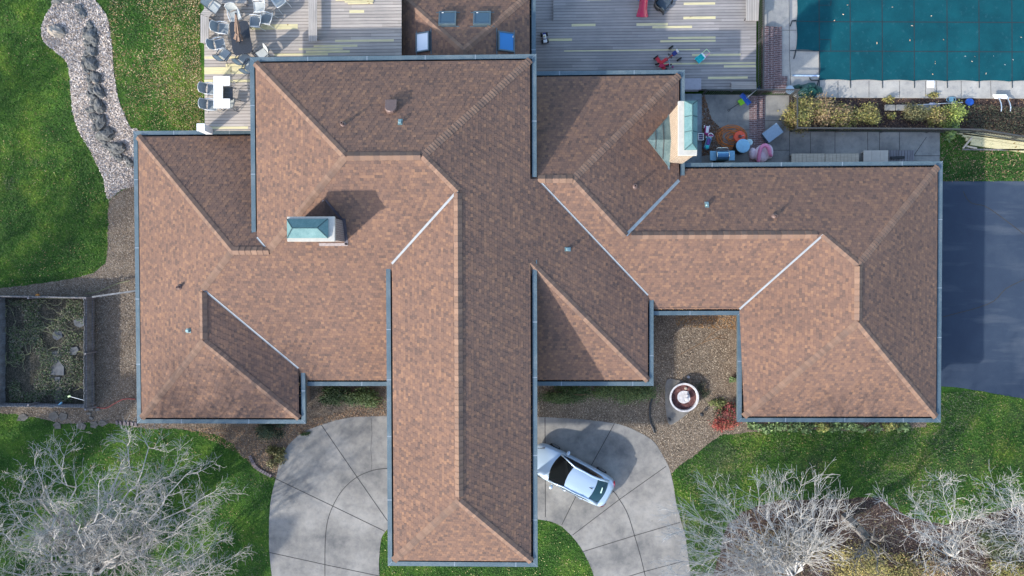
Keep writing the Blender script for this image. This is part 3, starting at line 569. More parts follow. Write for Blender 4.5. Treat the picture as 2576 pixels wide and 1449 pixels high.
# ---------------------------------------------------------------- chimneys
def topz(base, u, axis=0):                 # height at which a vertical edge over `base` reaches picture column / row u
    lo, hi = base.z, 14
    for _ in range(40):
        m = (lo + hi) / 2; d_ = RM @ np.array([base.x, base.y, m - H]); q = 1288 + F * d_[0] / -d_[2]
        if (q - u) * (1 if base.x > 1 else -1) < 0: lo = m
        else: hi = m
    return lo
bp = onplane(871, 606, 'S'); zt = topz(bp, 842)
P = [Vector(g3(u, v, zt)) for u, v in ((722, 545), (842, 545), (842, 607), (722, 607))]
cx0, cx1, cy0, cy1 = (P[0].x + P[3].x) / 2, P[1].x, P[2].y, P[0].y
ch = MB(); ch.box(((cx0 + cx1) / 2, (cy0 + cy1) / 2, (zt + 4.0) / 2 - .05), (cx1 - cx0 - .14, cy1 - cy0 - .14, zt - 4.0 - .1)); cho = ch.build('chimney', M['brickd'], roof)
MB().bevbox(((cx0 + cx1) / 2, (cy0 + cy1) / 2, zt - .07), (cx1 - cx0, cy1 - cy0, .15), .02).build('chimney_cap', M['stone'], roof)
def hipcap(x0, x1, y0, y1, z0, h, axis, mat_, name='chimney_hood', ins=None):
    mb = MB(); cx, cy = (x0 + x1) / 2, (y0 + y1) / 2; e = (y1 - y0) / 2 if axis == 'x' else (x1 - x0) / 2
    rr = [(x0 + e * .85, cy, z0 + h), (x1 - e * .85, cy, z0 + h)] if axis == 'x' else [(cx, y0 + e * .85, z0 + h), (cx, y1 - e * .85, z0 + h)]
    c = [(x0, y0, z0), (x1, y0, z0), (x1, y1, z0), (x0, y1, z0)]; b = [(q[0], q[1], z0 - .1) for q in c]
    fs = [(0, 1, 5, 4), (2, 3, 4, 5), (1, 2, 5), (3, 0, 4)] if axis == 'x' else [(1, 2, 5, 4), (3, 0, 4, 5), (0, 1, 4), (2, 3, 5)]
    mb.add(c + rr + b, fs + [(0, 6, 7, 1), (1, 7, 8, 2), (2, 8, 9, 3), (3, 9, 6, 0)])
    o = mb.build(name, mat_, roof)
    for q, e_ in ((0, 4), (3, 4), (1, 5), (2, 5)) if axis == 'x' else ((0, 4), (1, 4), (2, 5), (3, 5)): MB().tube([c[q], rr[e_ - 4]], .03, 5).build('hood_seam', M['hoodseam'], roof)
    MB().tube(rr, .03, 5).build('hood_seam', M['hoodseam'], roof); return o
k = (cx1 - cx0)
hipcap(cx0 + .03, cx0 + k * .865, cy0 + .16, cy1 - .12, zt + .10, .42, 'x', M['verd'])
# base flashing and saddle upslope of the chimney
mb = MB(); yb0, yb1 = cy0 + .07, cy1 - .07
sdl = Vector(((cx0 + cx1) / 2 + .3, yb1 + 1.0, 0)); sdl.z = zof('S', sdl.x, sdl.y) + .03; top = Vector((sdl.x, yb1, sdl.z + .02))
aL = Vector((cx0 + .07, yb1, zof('S', cx0, yb1) + .02)); aR = Vector((cx1 - .07, yb1, zof('S', cx1, yb1) + .02))
MB().add([aL, sdl, top], [(0, 1, 2), (2, 1, 0)]).add([aR, sdl, top], [(0, 1, 2), (2, 1, 0)]).build('chimney_saddle', plain('brown_saddle', (.14, .09, .075), .85), roof)
def strip(a, b, pl, w_, mat_, name='flashing'):
    a, b = Vector(a), Vector(b); t = (b - a).normalized(); n = nrm(pl); s = n.cross(t)
    q = [a - s * w_ / 2, b - s * w_ / 2, b + s * w_ / 2, a + s * w_ / 2]; MB().add([v + n * .03 for v in q] + [v + n * .004 for v in q], [(0, 1, 2, 3), (0, 4, 5, 1), (1, 5, 6, 2), (2, 6, 7, 3), (3, 7, 4, 0)]).build(name, mat_, roof)
fz = lambda x, y: (x, y, zof('S', x, y))
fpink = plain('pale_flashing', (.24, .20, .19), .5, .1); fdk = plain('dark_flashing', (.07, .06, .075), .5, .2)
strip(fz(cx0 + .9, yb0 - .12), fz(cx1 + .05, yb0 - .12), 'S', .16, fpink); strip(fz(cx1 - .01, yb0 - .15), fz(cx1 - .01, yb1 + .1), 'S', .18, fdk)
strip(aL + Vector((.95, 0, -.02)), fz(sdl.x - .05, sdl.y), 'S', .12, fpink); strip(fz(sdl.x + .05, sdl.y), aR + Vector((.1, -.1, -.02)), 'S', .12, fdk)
# chimney at the patio end of the right wing
zt2 = 6.3; c2 = [g(u, v, zt2) for u, v in ((1706, 254), (1754, 253), (1754, 391), (1706, 392))]
ax0, ax1, ay0, ay1 = (c2[0][0] + c2[3][0]) / 2, (c2[1][0] + c2[2][0]) / 2, (c2[2][1] + c2[3][1]) / 2, (c2[0][1] + c2[1][1]) / 2
MB().box(((ax0 + ax1) / 2, (ay0 + ay1) / 2, zt2 / 2 - .1), (ax1 - ax0 - .16, ay1 - ay0 - .16, zt2 - .1)).build('chimney', M['brickl'], roof)
MB().bevbox(((ax0 + ax1) / 2, (ay0 + ay1) / 2, zt2 - .07), (ax1 - ax0, ay1 - ay0, .16), .03).build('chimney_cap', M['stone'], roof)
hd = hipcap(ax0 + .30, ax1 - .02, ay0 + .28, ay1 - .02, zt2 + .12, .34, 'y', M['verd'])
for t_ in (.36, .67):
    yy = ay0 + .28 + (ay1 - ay0 - .3) * t_; MB().tube([(ax0 + .30, yy, zt2 + .13), ((ax0 + ax1 + .28) / 2, yy, zt2 + .47), (ax1 - .02, yy, zt2 + .13)], .022, 4).build('standing_seam', M['hoodseam'], roof)
# metal cricket behind it
cf = X('Fr', V_('y', 0), V_('x', 0)); tip = onplane(1629, 331, 'Fr'); hw = (ay1 - ay0) / 2 + .05; cyc = (ay0 + ay1) / 2 - .15; xb = ax0 + .10
zt_ = tip.z + .35; A_ = Vector((xb, cyc + hw, zof('Fr', xb, 0) + .03)); B_ = Vector((xb, cyc - hw, zof('Fr', xb, 0) + .03)); T_ = Vector((tip.x, cyc, tip.z + .03)); C_ = Vector((xb, cyc, tip.z - .02))
cr_ = MB().add([A_, T_, C_], [(0, 1, 2)]).add([B_, C_, T_], [(0, 1, 2)])
for q in (.35, .68):
    m1 = T_.lerp(C_, q); u_ = Vector((0, 0, .02)); MB().tube([T_.lerp(A_, q) + u_, m1 + u_, T_.lerp(B_, q) + u_], .022, 4).build('standing_seam', M['rail'], roof)
cr_.tube([T_, C_], .02, 4).tube([A_, T_, B_], .02, 4); cr_.build('chimney_cricket', M['crick'], roof)
strip((xb - .06, cyc + hw + .05, zof('Fr', xb, 0)), (xb - .06, cyc - hw - .1, zof('Fr', xb, 0)), 'Fr', .12, M['flashg'])
# ---------------------------------------------------------------- roof vents
def frame_on(pl, pt):
    n = nrm(pl); upv = Vector((-PL[pl][0], -PL[pl][1], 0)); s = upv - n * upv.dot(n); s.normalize(); return s, n, s.cross(n)
def boxvent(u, v, pl):
    q = onplane(u, v, pl); s, n, a = frame_on(pl, q); mb = MB(); m = Matrix((a, s, n)).transposed()
    b2 = MB().bevbox((0, .02, .09), (.17, .22, .14), .03).box((0, .0, .012), (.22, .34, .02)); mb.add([q + m @ Vector(v_) for v_ in b2.v], b2.f); mb.build('roof_vent', M['ventg'], roof)
for u, v, pl in ((1007, 307, 'Aup'), (1778, 515, 'Eu'), (1428, 627, 'R'), (475, 832, 'Bl')): boxvent(u, v, pl)
def pipevent(u, v, pl, h=.35):
    q = onplane(u, v, pl); s, n, a = frame_on(pl, q)
    MB().lathe([(.17, .01), (.11, .10), (.075, .13), (.07, h), (.045, h), (.04, h - .15)], q, 12).build('vent_pipe', M['brown_vent'], roof)
for u, v, pl, h in ((864, 313, 'Aup', .4), (1597, 469, 'Fr', .3), (1948, 544, 'Eu', .3), (453, 722, 'Bl', .35)): pipevent(u, v, pl, h)
q = onplane(985, 270, 'Aup'); s, n, a = frame_on('Aup', q); mb = MB()
out = [(-.30, .32), (.30, .32), (.30, -.12)] + [(.30 * math.cos(t), -.12 - .30 * math.sin(t)) for t in np.linspace(.3, math.pi - .3, 7)] + [(-.30, -.12)]
nn = len(out); mb.add([q + a * x - s * y + n * .02 for x, y in out] + [q + a * x - s * y + n * .20 for x, y in out] + [q + a * x * .93 - s * y * .93 + n * .24 for x, y in out], [(i, (i + 1) % nn, nn + (i + 1) % nn, nn + i) for i in range(nn)] + [(nn + i, nn + (i + 1) % nn, 2 * nn + (i + 1) % nn, 2 * nn + i) for i in range(nn)] + [tuple(range(2 * nn, 3 * nn))])
mb.build('exhaust_vent', M['brown_vent'], roof)
# ---------------------------------------------------------------- skylights of the sunroom
def skylight(u, v, pl, w_, l_, open_=0.):
    q = onplane(u, v, pl); s, n, a = frame_on(pl, q); m = Matrix((a, s, n)).transposed()
    def put(mb, name, mt, par): 
        o = MB().add([q + m @ Vector(p_) for p_ in mb.v], mb.f).build(name, mt, par); return o
    fr2 = MB(); e = .07
    for sx in (-1, 1): fr2.box((sx * (w_ / 2 - e / 2), 0, .08), (e, l_, .16))
    for sy in (-1, 1): fr2.box((0, sy * (l_ / 2 - e / 2), .081), (w_ - 2 * e, e, .16))
    fr2.box((0, l_ / 2 + .05, .012), (w_ + .35, .05, .02)).box((0, -l_ / 2 - .03, .012), (w_ + .35, .04, .02))
    f_ = put(fr2, 'skylight', M['gutter'], roof); put(MB().box((0, 0, .12), (w_ - 2 * e, l_ - 2 * e, .02)), 'pane', M['glass'] if not open_ else open_, f_)
    put(MB().box((w_ * .28, -l_ / 2 + .1, .145), (.10, .03, .02)), 'latch', M['white'], f_)
blueg = NT('blue_pane_glass').done((.03, .20, .48), .1, 0., Specular_IOR_Level=.6); whiteg = NT('white_pane_glass').done((.72, .76, .80), .12, 0., Specular_IOR_Level=.6)  # blue and white are flat base colours of the panes
skylight(1126, 49, 'St', .95, .90); skylight(1213, 49, 'St', .95, .90); skylight(1066, 107, 'Sl', 1.05, .85, whiteg); skylight(1272, 106, 'Sr', 1.05, .95, blueg)
# ================================================================ ground surfaces
def sheet(name, poly, z, mat_, z0=None, kind='structure'):
    o = MB().prism(poly, z - .25 if z0 is None else z0, z).build(name, mat_); return tag(o, kind=kind)
def lawn():
    xs = np.concatenate([[-400, -120], np.arange(-62, -12, .7), [0, 400]]); ys = np.concatenate([[-400, 0], np.arange(5.5, 18, .6), np.arange(20, 48, 3), [60, 400]]); X_, Y_ = np.meshgrid(xs, ys); Z_ = hgt(X_, Y_); n = len(xs)
    o = MB().add(list(zip(X_.ravel(), Y_.ravel(), Z_.ravel())), [(j * n + i, j * n + i + 1, j * n + n + i + 1, j * n + n + i) for j in range(len(ys) - 1) for i in range(n - 1)]).build('lawn', M['lawn'], smooth=True); tag(o, kind='structure')
lawn()
def drape(name, poly, dz, mat_):            # a sheet laid over the sloping lawn
    import bmesh
    bm = bmesh.new(); bm.faces.new([bm.verts.new((q[0], q[1], 0)) for q in poly]); P = np.array(poly)
    for ax in (0, 1):
        for c in np.arange(P[:, ax].min() + .5, P[:, ax].max(), .6):
            co = [0, 0, 0]; co[ax] = c; no = [0, 0, 0]; no[ax] = 1; bmesh.ops.bisect_plane(bm, geom=bm.verts[:] + bm.edges[:] + bm.faces[:], plane_co=co, plane_no=no)
    for v in bm.verts: v.co.z = float(hgt(v.co.x, v.co.y)) + dz
    bmesh.ops.recalc_face_normals(bm, faces=bm.faces[:]); me = bpy.data.meshes.new(name); bm.to_mesh(me); bm.free(); me.materials.append(mat_)
    if me.polygons[0].normal.z < 0: me.flip_normals()
    o = bpy.data.objects.new(name, me); COL.objects.link(o); return tag(o, kind='structure')
GRAVEL = smoothpoly(GH([(134, 9), (111, 51), (105, 83), (112, 106), (131, 123), (157, 143), (172, 163), (177, 200), (180, 243), (183, 275), (192, 312), (206, 344), (223, 372), (238, 400), (248, 422), (262, 450), (272, 500), (308, 476), (352, 455), (352, 335), (330, 322), (312, 286), (300, 252), (289, 195), (283, 129), (275, 57), (260, 26), (237, -2), (200, -25), (155, -18)]))
drape('gravel_path', jag(GRAVEL, .10), .03, M['gravel'])
MUL1 = G([(272, 505), (310, 479), (360, 455), (400, 600), (400, 1080), (345, 1074), (290, 1066), (230, 1062), (160, 1066), (90, 1050), (40, 1043), (-60, 1036), (-60, 728), (0, 725), (100, 714), (180, 700), (235, 688), (266, 662), (272, 620), (272, 560)])
MUL2 = G([(345, 1072), (460, 1080), (540, 1092), (590, 1117), (610, 1150), (625, 1156), (640, 1176), (666, 1190), (700, 1206), (720, 1150), (760, 1100), (850, 1065), (1000, 1055), (1000, 950), (780, 950), (700, 1030), (345, 1030)])
MUL3 = G([(1340, 960), (1340, 1060), (1480, 1066), (1590, 1088), (1640, 1120), (1668, 1165), (1678, 1190), (1690, 1190), (1710, 1168), (1741, 1152), (1768, 1128), (1792, 1108), (1823, 1093), (1853, 1091), (1880, 1087), (2000, 1080), (2200, 1084), (2330, 1074), (2330, 1040), (1870, 1040), (1870, 770), (1630, 770), (1630, 960)])
BED5 = G([(1790, 1460), (1829, 1321), (1866, 1289), (1908, 1271), (1960, 1258), (2091, 1255), (2201, 1250), (2217, 1252), (2248, 1276), (2285, 1300), (2330, 1310), (2374, 1320), (2426, 1305), (2465, 1302), (2505, 1286), (2576, 1268), (2700, 1250), (2700, 1600), (1790, 1600)])
BED4 = G([(1985, 236), (1985, 327), (2330, 330), (2440, 332), (2650, 362), (2650, 243), (2130, 246)])
sheet('mulch_strip', jag(MUL1, .10), .012, M['mulch']); sheet('mulch_bed', jag(MUL2, .10, seed=3), .013, M['mulch']); sheet('courtyard_mulch', jag(MUL3, .10, seed=5), .014, M['mulch'])
sheet('shrub_bed', jag(BED5, .15, seed=8), .012, M['bed']); sheet('poolside_bed', jag(BED4, .05, seed=9), .016, M['bed'])
GARD = G([(0, 752), (216, 752), (216, 1018), (0, 1018)]); GARD = G([(-10, 745), (240, 745), (240, 1022), (-10, 1022)])
sheet('garden_soil', GARD, .03, M['soil'])
DRV = G(curve([(704, 1560), (690, 1500), (684, 1449), (678, 1389), (677, 1317), (680, 1271), (686, 1235), (694, 1203), (704, 1163), (716, 1135), (734, 1110), (766, 1085), (809, 1069), (845, 1057), (888, 1049), (941, 1047), (1040, 1046), (1150, 1046), (1280, 1047), (1392, 1050), (1463, 1055), (1505, 1059), (1548, 1065), (1576, 1073), (1605, 1086), (1630, 1100), (1650, 1117), (1667, 1146), (1681, 1171), (1693, 1214), (1701, 1265), (1712, 1307), (1724, 1350), (1732, 1407), (1738, 1460), (1745, 1560)], 3)
        + curve([(1520, 1560), (1500, 1470), (1485, 1424), (1471, 1395), (1454, 1367), (1434, 1344), (1412, 1324), (1386, 1312), (1353, 1306), (1290, 1290), (1170, 1275), (1050, 1288), (990, 1318), (963, 1346), (957, 1371), (954, 1406), (956, 1460), (975, 1560)], 3))
sheet('concrete_driveway', jag(DRV, .022, .3, 4), .028, M['drive'])
def ribbon(mb, pts, w_, z):
    for i in range(len(pts) - 1):
        a, b = Vector((*pts[i], z)), Vector((*pts[i + 1], z)); d_ = (b - a).normalized() * w_ * .3; n = Vector((-(b - a).y, (b - a).x, 0)).normalized() * w_ / 2; a, b = a - d_, b + d_
        mb.add([a - n, b - n, b + n, a + n], [(0, 1, 2, 3)])
jm = MB()
for q in (curve([(1010, 1176), (973, 1178), (938, 1183), (898, 1200), (863, 1231), (838, 1272), (823, 1317), (818, 1378), (818, 1480)], 4), [(809, 1069), (898, 1199), (975, 1310)], [(694, 1204), (838, 1273), (968, 1336)], [(677, 1389), (818, 1420), (956, 1449)],
          [(1371, 1050), (1372, 1300)], [(1545, 1066), (1487, 1171), (1413, 1320)], [(1675, 1173), (1558, 1256), (1441, 1345)], [(1709, 1314), (1596, 1347), (1464, 1388)], [(1720, 1411), (1622, 1437), (1573, 1452)],
          curve([(1330, 1170), (1440, 1180), (1500, 1205), (1541, 1234), (1558, 1256), (1579, 1293), (1596, 1347), (1610, 1395), (1623, 1449), (1632, 1500)], 4)): ribbon(jm, G(q), .042, .0325)
ribbon(jm, G([(934, 1052), (936, 1090), (933, 1130), (936, 1165), (934, 1184)]), .018, .0325)
tag(jm.build('driveway_joints', M['joint']), kind='structure')
ASP = G([(2330, 456), (2700, 456), (2700, 1030), (2576, 1003), (2500, 990), (2450, 981), (2400, 973), (2330, 971)]); sheet('asphalt_driveway', jag(ASP, .03, .4, 2), .026, M['asphalt'])
am = MB()
for q, w_ in (([(2372, 797), (2410, 787), (2452, 776), (2500, 757), (2530, 726), (2576, 703)], .05), ([(2423, 482), (2432, 500), (2446, 512), (2475, 518), (2510, 540), (2576, 590)], .05)): ribbon(am, G(curve(q, 3)), w_, .0305)
tag(am.build('asphalt_cracks', M['joint']), kind='structure')
# concrete terraces on the pool side
sheet('pool_terrace', G([(1918, -60), (2700, -60), (2700, 249), (2000, 246), (1985, 232), (1918, 232)]), .10, M['pooldeck'], -.1)
sheet('lower_walk', G([(1905, 240), (1986, 240), (1986, 330), (2364, 331), (2364, 430), (1905, 430)]), .022, M['patio'])
sheet('upper_patio', G([(1740, 238), (1886, 238), (1886, 420), (1740, 420)], .28), .28, M['patio'], -.1)
sheet('side_walk', G([(1700, 236), (1765, 236), (1765, 425), (1700, 425)], .30), .30, plain('grey_concrete_strip', (.20, .24, .26), .85, 0, .2, 5), -.1)
pj = MB()
for q in ([(1985, 242), (1986, 404)], [(1905, 304), (1985, 304)], [(1905, 378), (1985, 378)], [(2038, 333), (2039, 404)], [(2100, 333), (2100, 404)], [(2182, 333), (2183, 404)], [(2212, 333), (2212, 404)], [(2262, 333), (2263, 404)], [(2240, 392), (2364, 392)], [(2330, 345), (2298, 392)]): ribbon(pj, G(q), .03, .0265)
for q in ([(1781, 327), (1886, 327)],): ribbon(pj, G(q, .28), .03, .2845)
for q in ([(1985, 0), (1986, 140), (1990, 232)], [(1966, 76), (2003, 76)], [(2108, 203), (2108, 245)], [(2186, 203), (2186, 245)], [(2263, 203), (2263, 245)], [(2328, 204), (2328, 245)], [(2356, 204), (2356, 245)], [(2418, 204), (2418, 245)], [(2492, 204), (2493, 246)]): ribbon(pj, G(q, .1), .025, .1045)
tag(pj.build('paving_joints', M['joint']), kind='structure')
# brick flights
st = thing('brick_steps', 'dark red brick steps leading down from the deck to the pool terrace', 'steps', g3(1946, 150, .1))
for u0, u1, z in ((1921, 1934, .46), (1933, 1946, .37), (1945, 1956, .28), (1955, 1967, .19)):
    MB().prism(G([(u0, 66 + (u0 - 1921) * .1), (u1, 66), (u1, 228), (u0, 228)], z), .0, z).build('tread', M['pave'], st, world=True)
for v0, v1, z, u1 in ((192, 203, .19, 1981), (203, 214, .28, 1979), (213, 232, .37, 1978)):
    MB().prism(G([(1958 - (v0 - 192) * .5, v0), (u1, v0), (u1, v1), (1958 - (v0 - 192) * .5, v1)], z), .0, z + .004).build('tread', M['pave'], st, world=True)
st2 = thing('brick_steps', 'long low brick steps between the upper patio and the lower walk', 'steps', g3(1903, 320, 0))
for u0, u1, z in ((1885, 1904, .286), (1903, 1919, .16), (1918, 1924, .07)): MB().prism(G([(u0, 241), (u1, 241), (u1, 412), (u0, 412)], z), 0, z).build('tread', M['pave'], st2, world=True)
# ---------------------------------------------------------------- decks
ZD = .45; ZDL = 4.00                        # right deck, raised left deck
def deckpart(poly, z, name, mt, par): return MB().prism(poly, z - .06, z).build(name, mt, par, world=True)
dl = thing('wooden_deck', 'weathered grey-brown deck left of the sunroom, patched with fresh yellow boards', 'deck', (*g(760, 120), 0))
LD = G([(513, -70), (1010, -70), (1010, 175), (660, 175), (660, 328.5), (515, 328.5)], ZDL)
deckpart(LD, ZDL, 'deck_boards', M['deck'], dl)
sk = MB(); e0, e1 = g(513.5, -70, ZDL), g(515.5, 328.5, ZDL); sk.prism([(e0[0], e1[1]), (e0[0] + .04, e1[1]), (e0[0] + .04, e0[1]), (e0[0], e0[1])], 0, ZDL - .061); sk.build('skirt_board', M['greywood'], dl, world=True)
for v in (5, 90, 170, 250, 318): q = g(520, v, ZDL); MB().box((q[0] + .3, q[1], (ZDL - .06) / 2), (.14, .14, ZDL - .07)).build('deck_post', M['greywood'], dl, world=True)
def newboards(lst, par, ZD=.45):
    for u0, u1, v0, v1 in lst:
        a, b = g(u0, v1, ZD), g(u1, v0, ZD); n = max(1, round((b[1] - a[1]) / .18)); 
        for k in range(n):
            y0 = a[1] + (b[1] - a[1]) * k / n; y1 = a[1] + (b[1] - a[1]) * (k + 1) / n; MB().box(((a[0] + b[0]) / 2, (y0 + y1) / 2, ZD - .018), (b[0] - a[0], y1 - y0 - .008, .045)).build('new_board', M['newwood'], par, world=True, label='fresh yellow replacement board')
newboards([(629, 749, 60, 75), (843, 991, 98.5, 106), (789, 899, 112, 119), (752, 862, 119.5, 126.5), (770, 880, 126.5, 133.5), (690, 825, 133.5, 140.5), (750, 917, 140.5, 147), (879, 916, 25, 33), (514, 600, 141, 148), (568, 622, 160, 168), (514, 622, 168, 187), (514, 540, 200, 207), (572, 650, 200, 207), (522, 624, 318, 325)], dl, ZDL)
dr = thing('wooden_deck', 'grey deck right of the sunroom, strewn with toys and patched with pale boards', 'deck', (*g(1640, 100), 0))
RD = G([(1392, -70), (1903, -70), (1902, 223), (1700, 224), (1700, 190), (1330, 190), (1330, 53), (1392, 53)], ZD)
deckpart(RD, ZD, 'deck_boards', M['deck2'], dr); deckpart(G([(1330, -70), (1394, -70), (1394, 55), (1330, 55)], ZD - .2), ZD - .2, 'lower_landing', M['deck2'], dr)
newboards([(1477, 1537, -6, 1.5), (1720, 1799, 5.5, 12.5), (1719, 1800, 41, 48.5), (1438, 1498, 59.5, 66.5), (1601, 1680, 57.5, 65), (1641, 1741, 64.5, 71.5), (1379, 1439, 96.5, 103.5), (1681, 1800, 91.5, 98.5), (1661, 1800, 99.5, 106.5), (1419, 1761, 123, 130), (1741, 1863, 134.5, 141.5), (1663, 1901, 156, 163), (1821, 1901, 163.5, 170), (1781, 1881, 192, 199)], dr)
sk = MB(); y_ = g(1800, 223.6, ZD)[1]; xa, xb_ = g(1722, 223, ZD)[0], g(1902, 223, ZD)[0]; sk.box(((xa + xb_) / 2, y_, ZD / 2), (xb_ - xa, .03, ZD - .12)); sk.build('skirt_board', M['greywood'], dr, world=True)
# built-in benches
def bench(poly, z, mt, label, loc):
    ZD = z - .45
    t = thing('deck_bench', label, 'bench', loc, 0); MB().prism(poly, z - .05, z).build('seat', mt, t, world=True)
    P = np.array(poly); c = P.mean(0)
    for q in poly[::max(1, len(poly) // 4)]:
        q2 = np.array(q) * .85 + c * .15; MB().box((q2[0], q2[1], (z - .05 + ZD) / 2), (.09, .09, z - .05 - ZD)).build('leg', M['greywood'], t, world=True)
    return t
zb = ZD + .45; zbL = ZDL + .45
bench(G([(504, 36), (525, 44), (525, 107), (504, 107)], zbL), zbL, M['bench'], 'straight slatted bench along the left edge of the deck', g3(514, 75, ZDL))
bench(G([(504, 35), (536, -8), (560, 8), (525, 43)], zbL), zbL, M['benchx'], 'angled corner section of the slatted deck bench beneath a tipped chair', g3(530, 20, ZDL))
bench(G([(561, 8.5), (537, -8.5), (620, -8.5), (620, 8)], zbL), zbL, M['benchx'], 'slatted bench running along the top of the picture beside the corner', g3(590, 0, ZDL))
bench(G([(776, -40), (797, -40), (797, 104), (776, 104)], zbL), zbL, M['bench'], 'long free-standing slatted bench dividing the left deck', g3(786, 40, ZDL))
bench(G([(1877, -40), (1912, -40), (1908, 52), (1877, 52)], zb), zb, M['bench'], 'pale wide bench beside the pool railing at the top of the deck', g3(1892, 20, ZD))
bench(G([(1840, 207), (1903, 207), (1903, 226), (1840, 226)], zb), zb, M['benchx'], 'short slatted bench in the lower right corner of the right deck', g3(1870, 216, ZD))
def railing(path, z0, h, name, label):
    t = thing('metal_railing', label, 'railing', (*path[0], z0)); path = [Vector(q) for q in path]
    for i in range(len(path) - 1):
        a, b = path[i], path[i + 1]; L = (b - a).length; n = max(1, round(L / 2.4)); an = math.atan2((b - a).y, (b - a).x); m = (a + b) / 2
        MB().box((m.x, m.y, z0 + h), (L + .05, .075, .05), an).build('top_rail', M['rail'], t, world=True); MB().box((m.x, m.y, z0 + .10), (L, .04, .03), an).build('bottom_rail', M['rail'], t, world=True)
        for k in range(n + (i == len(path) - 2)):
            q = a.lerp(b, k / n); MB().box((q.x, q.y, z0 + h / 2 + .02), (.075, .075, h + .04), an).build('post', M['rail'], t, world=True)
        for k in range(n):
            pk = MB(); q0, q1 = a.lerp(b, k / n), a.lerp(b, (k + 1) / n); c = int((q1 - q0).length / .13)
            for s in range(1, c): q = q0.lerp(q1, s / c); pk.box((q.x, q.y, z0 + .1 + (h - .1) / 2), (.026, .026, h - .1), an)
            pk.build('picket_panel', M['rail'], t, world=True)
    return t
railing([g(1908, -15, ZD), g(1906, 231, ZD)], ZD, 1.05, '', 'brown-grey picket railing between the right deck and the brick pool steps')
railing([g(1765, 240, .1), g(1905, 240, .1), g(1989, 240, .1)], .1, 1.35, '', 'dark picket railing behind the shovels on the upper patio')
railing([g(1989, 241, .02), g(1989, 331, .02), g(2330, 333, .02), g(2440, 335, .02), g(2640, 368, .02)], .02, 1.1, '', 'long dark picket fence around the poolside shrub bed')
# ---------------------------------------------------------------- pool cover
pc = thing('pool_cover', 'teal fabric pool cover with dark grid straps', 'pool cover', g3(2300, 100, .1))
def scal(a, b, n, amt):
    out = []; a, b = np.array(a), np.array(b); nr = np.array((-(b - a)[1], (b - a)[0])); nr = nr / np.linalg.norm(nr)
    for k in range(n):
        for t_ in np.arange(0, 1, .2): out.append(tuple(a + (b - a) * (k + t_) / n + nr * amt * 4 * t_ * (1 - t_)))
    return out
C0, C1, C2, C3 = g(2005, -78, .13), g(2002.5, 125, .13), g(2060, 129, .13), g(2059, 202, .13); C4 = g(2700, 206, .13); C5 = g(2700, -78, .13)
cv = scal(C0, C1, 3, .06) + scal(C1, C2, 1, .04) + scal(C2, C3, 1, .10) + scal(C3, C4, 8, .06) + [C4, C5]
MB().prism(cv, .112, .135).build('cover_sheet', M['cover'], pc, world=True)
for u in (2061, 2139, 2219.6, 2300, 2382.7, 2463, 2546):
    sb = MB(); ribbon(sb, G([(u - 1, -70), (u, 100), (u, 202), (u + .5, 221)], .14), .045, .140); sb.build('strap', M['strap'], pc, world=True)
for v, u0 in ((-25, 2000), (54, 1996), (128, 1988)):
    sb = MB(); ribbon(sb, G([(u0, v - 1), (2061, v + .5), (2220, v + 1), (2700, v + 3)], .14), .045, .1405); sb.build('strap', M['strap'], pc, world=True)
for q in ([(2061, 0), (2061, 13), (2090, 13), (2091, -5)], [(2061, 99), (2090, 100), (2090, 128)]):
    sb = MB(); ribbon(sb, G(q, .14), .03, .1408); sb.build('patch_seam', M['strap'], pc, world=True)
for q in ([(2003, 51), (1993, 52), (1988, 66)], [(2002, 125), (2000, 137), (1997, 148)], [(2059, 202), (2041, 202), (2036, 195)], [(2059, 203), (2056, 216), (2051, 224)]):
    MB().tube([g3(u, v, .13) for u, v in q], .03, 5).build('strap_end', M['strap'], pc, world=True)
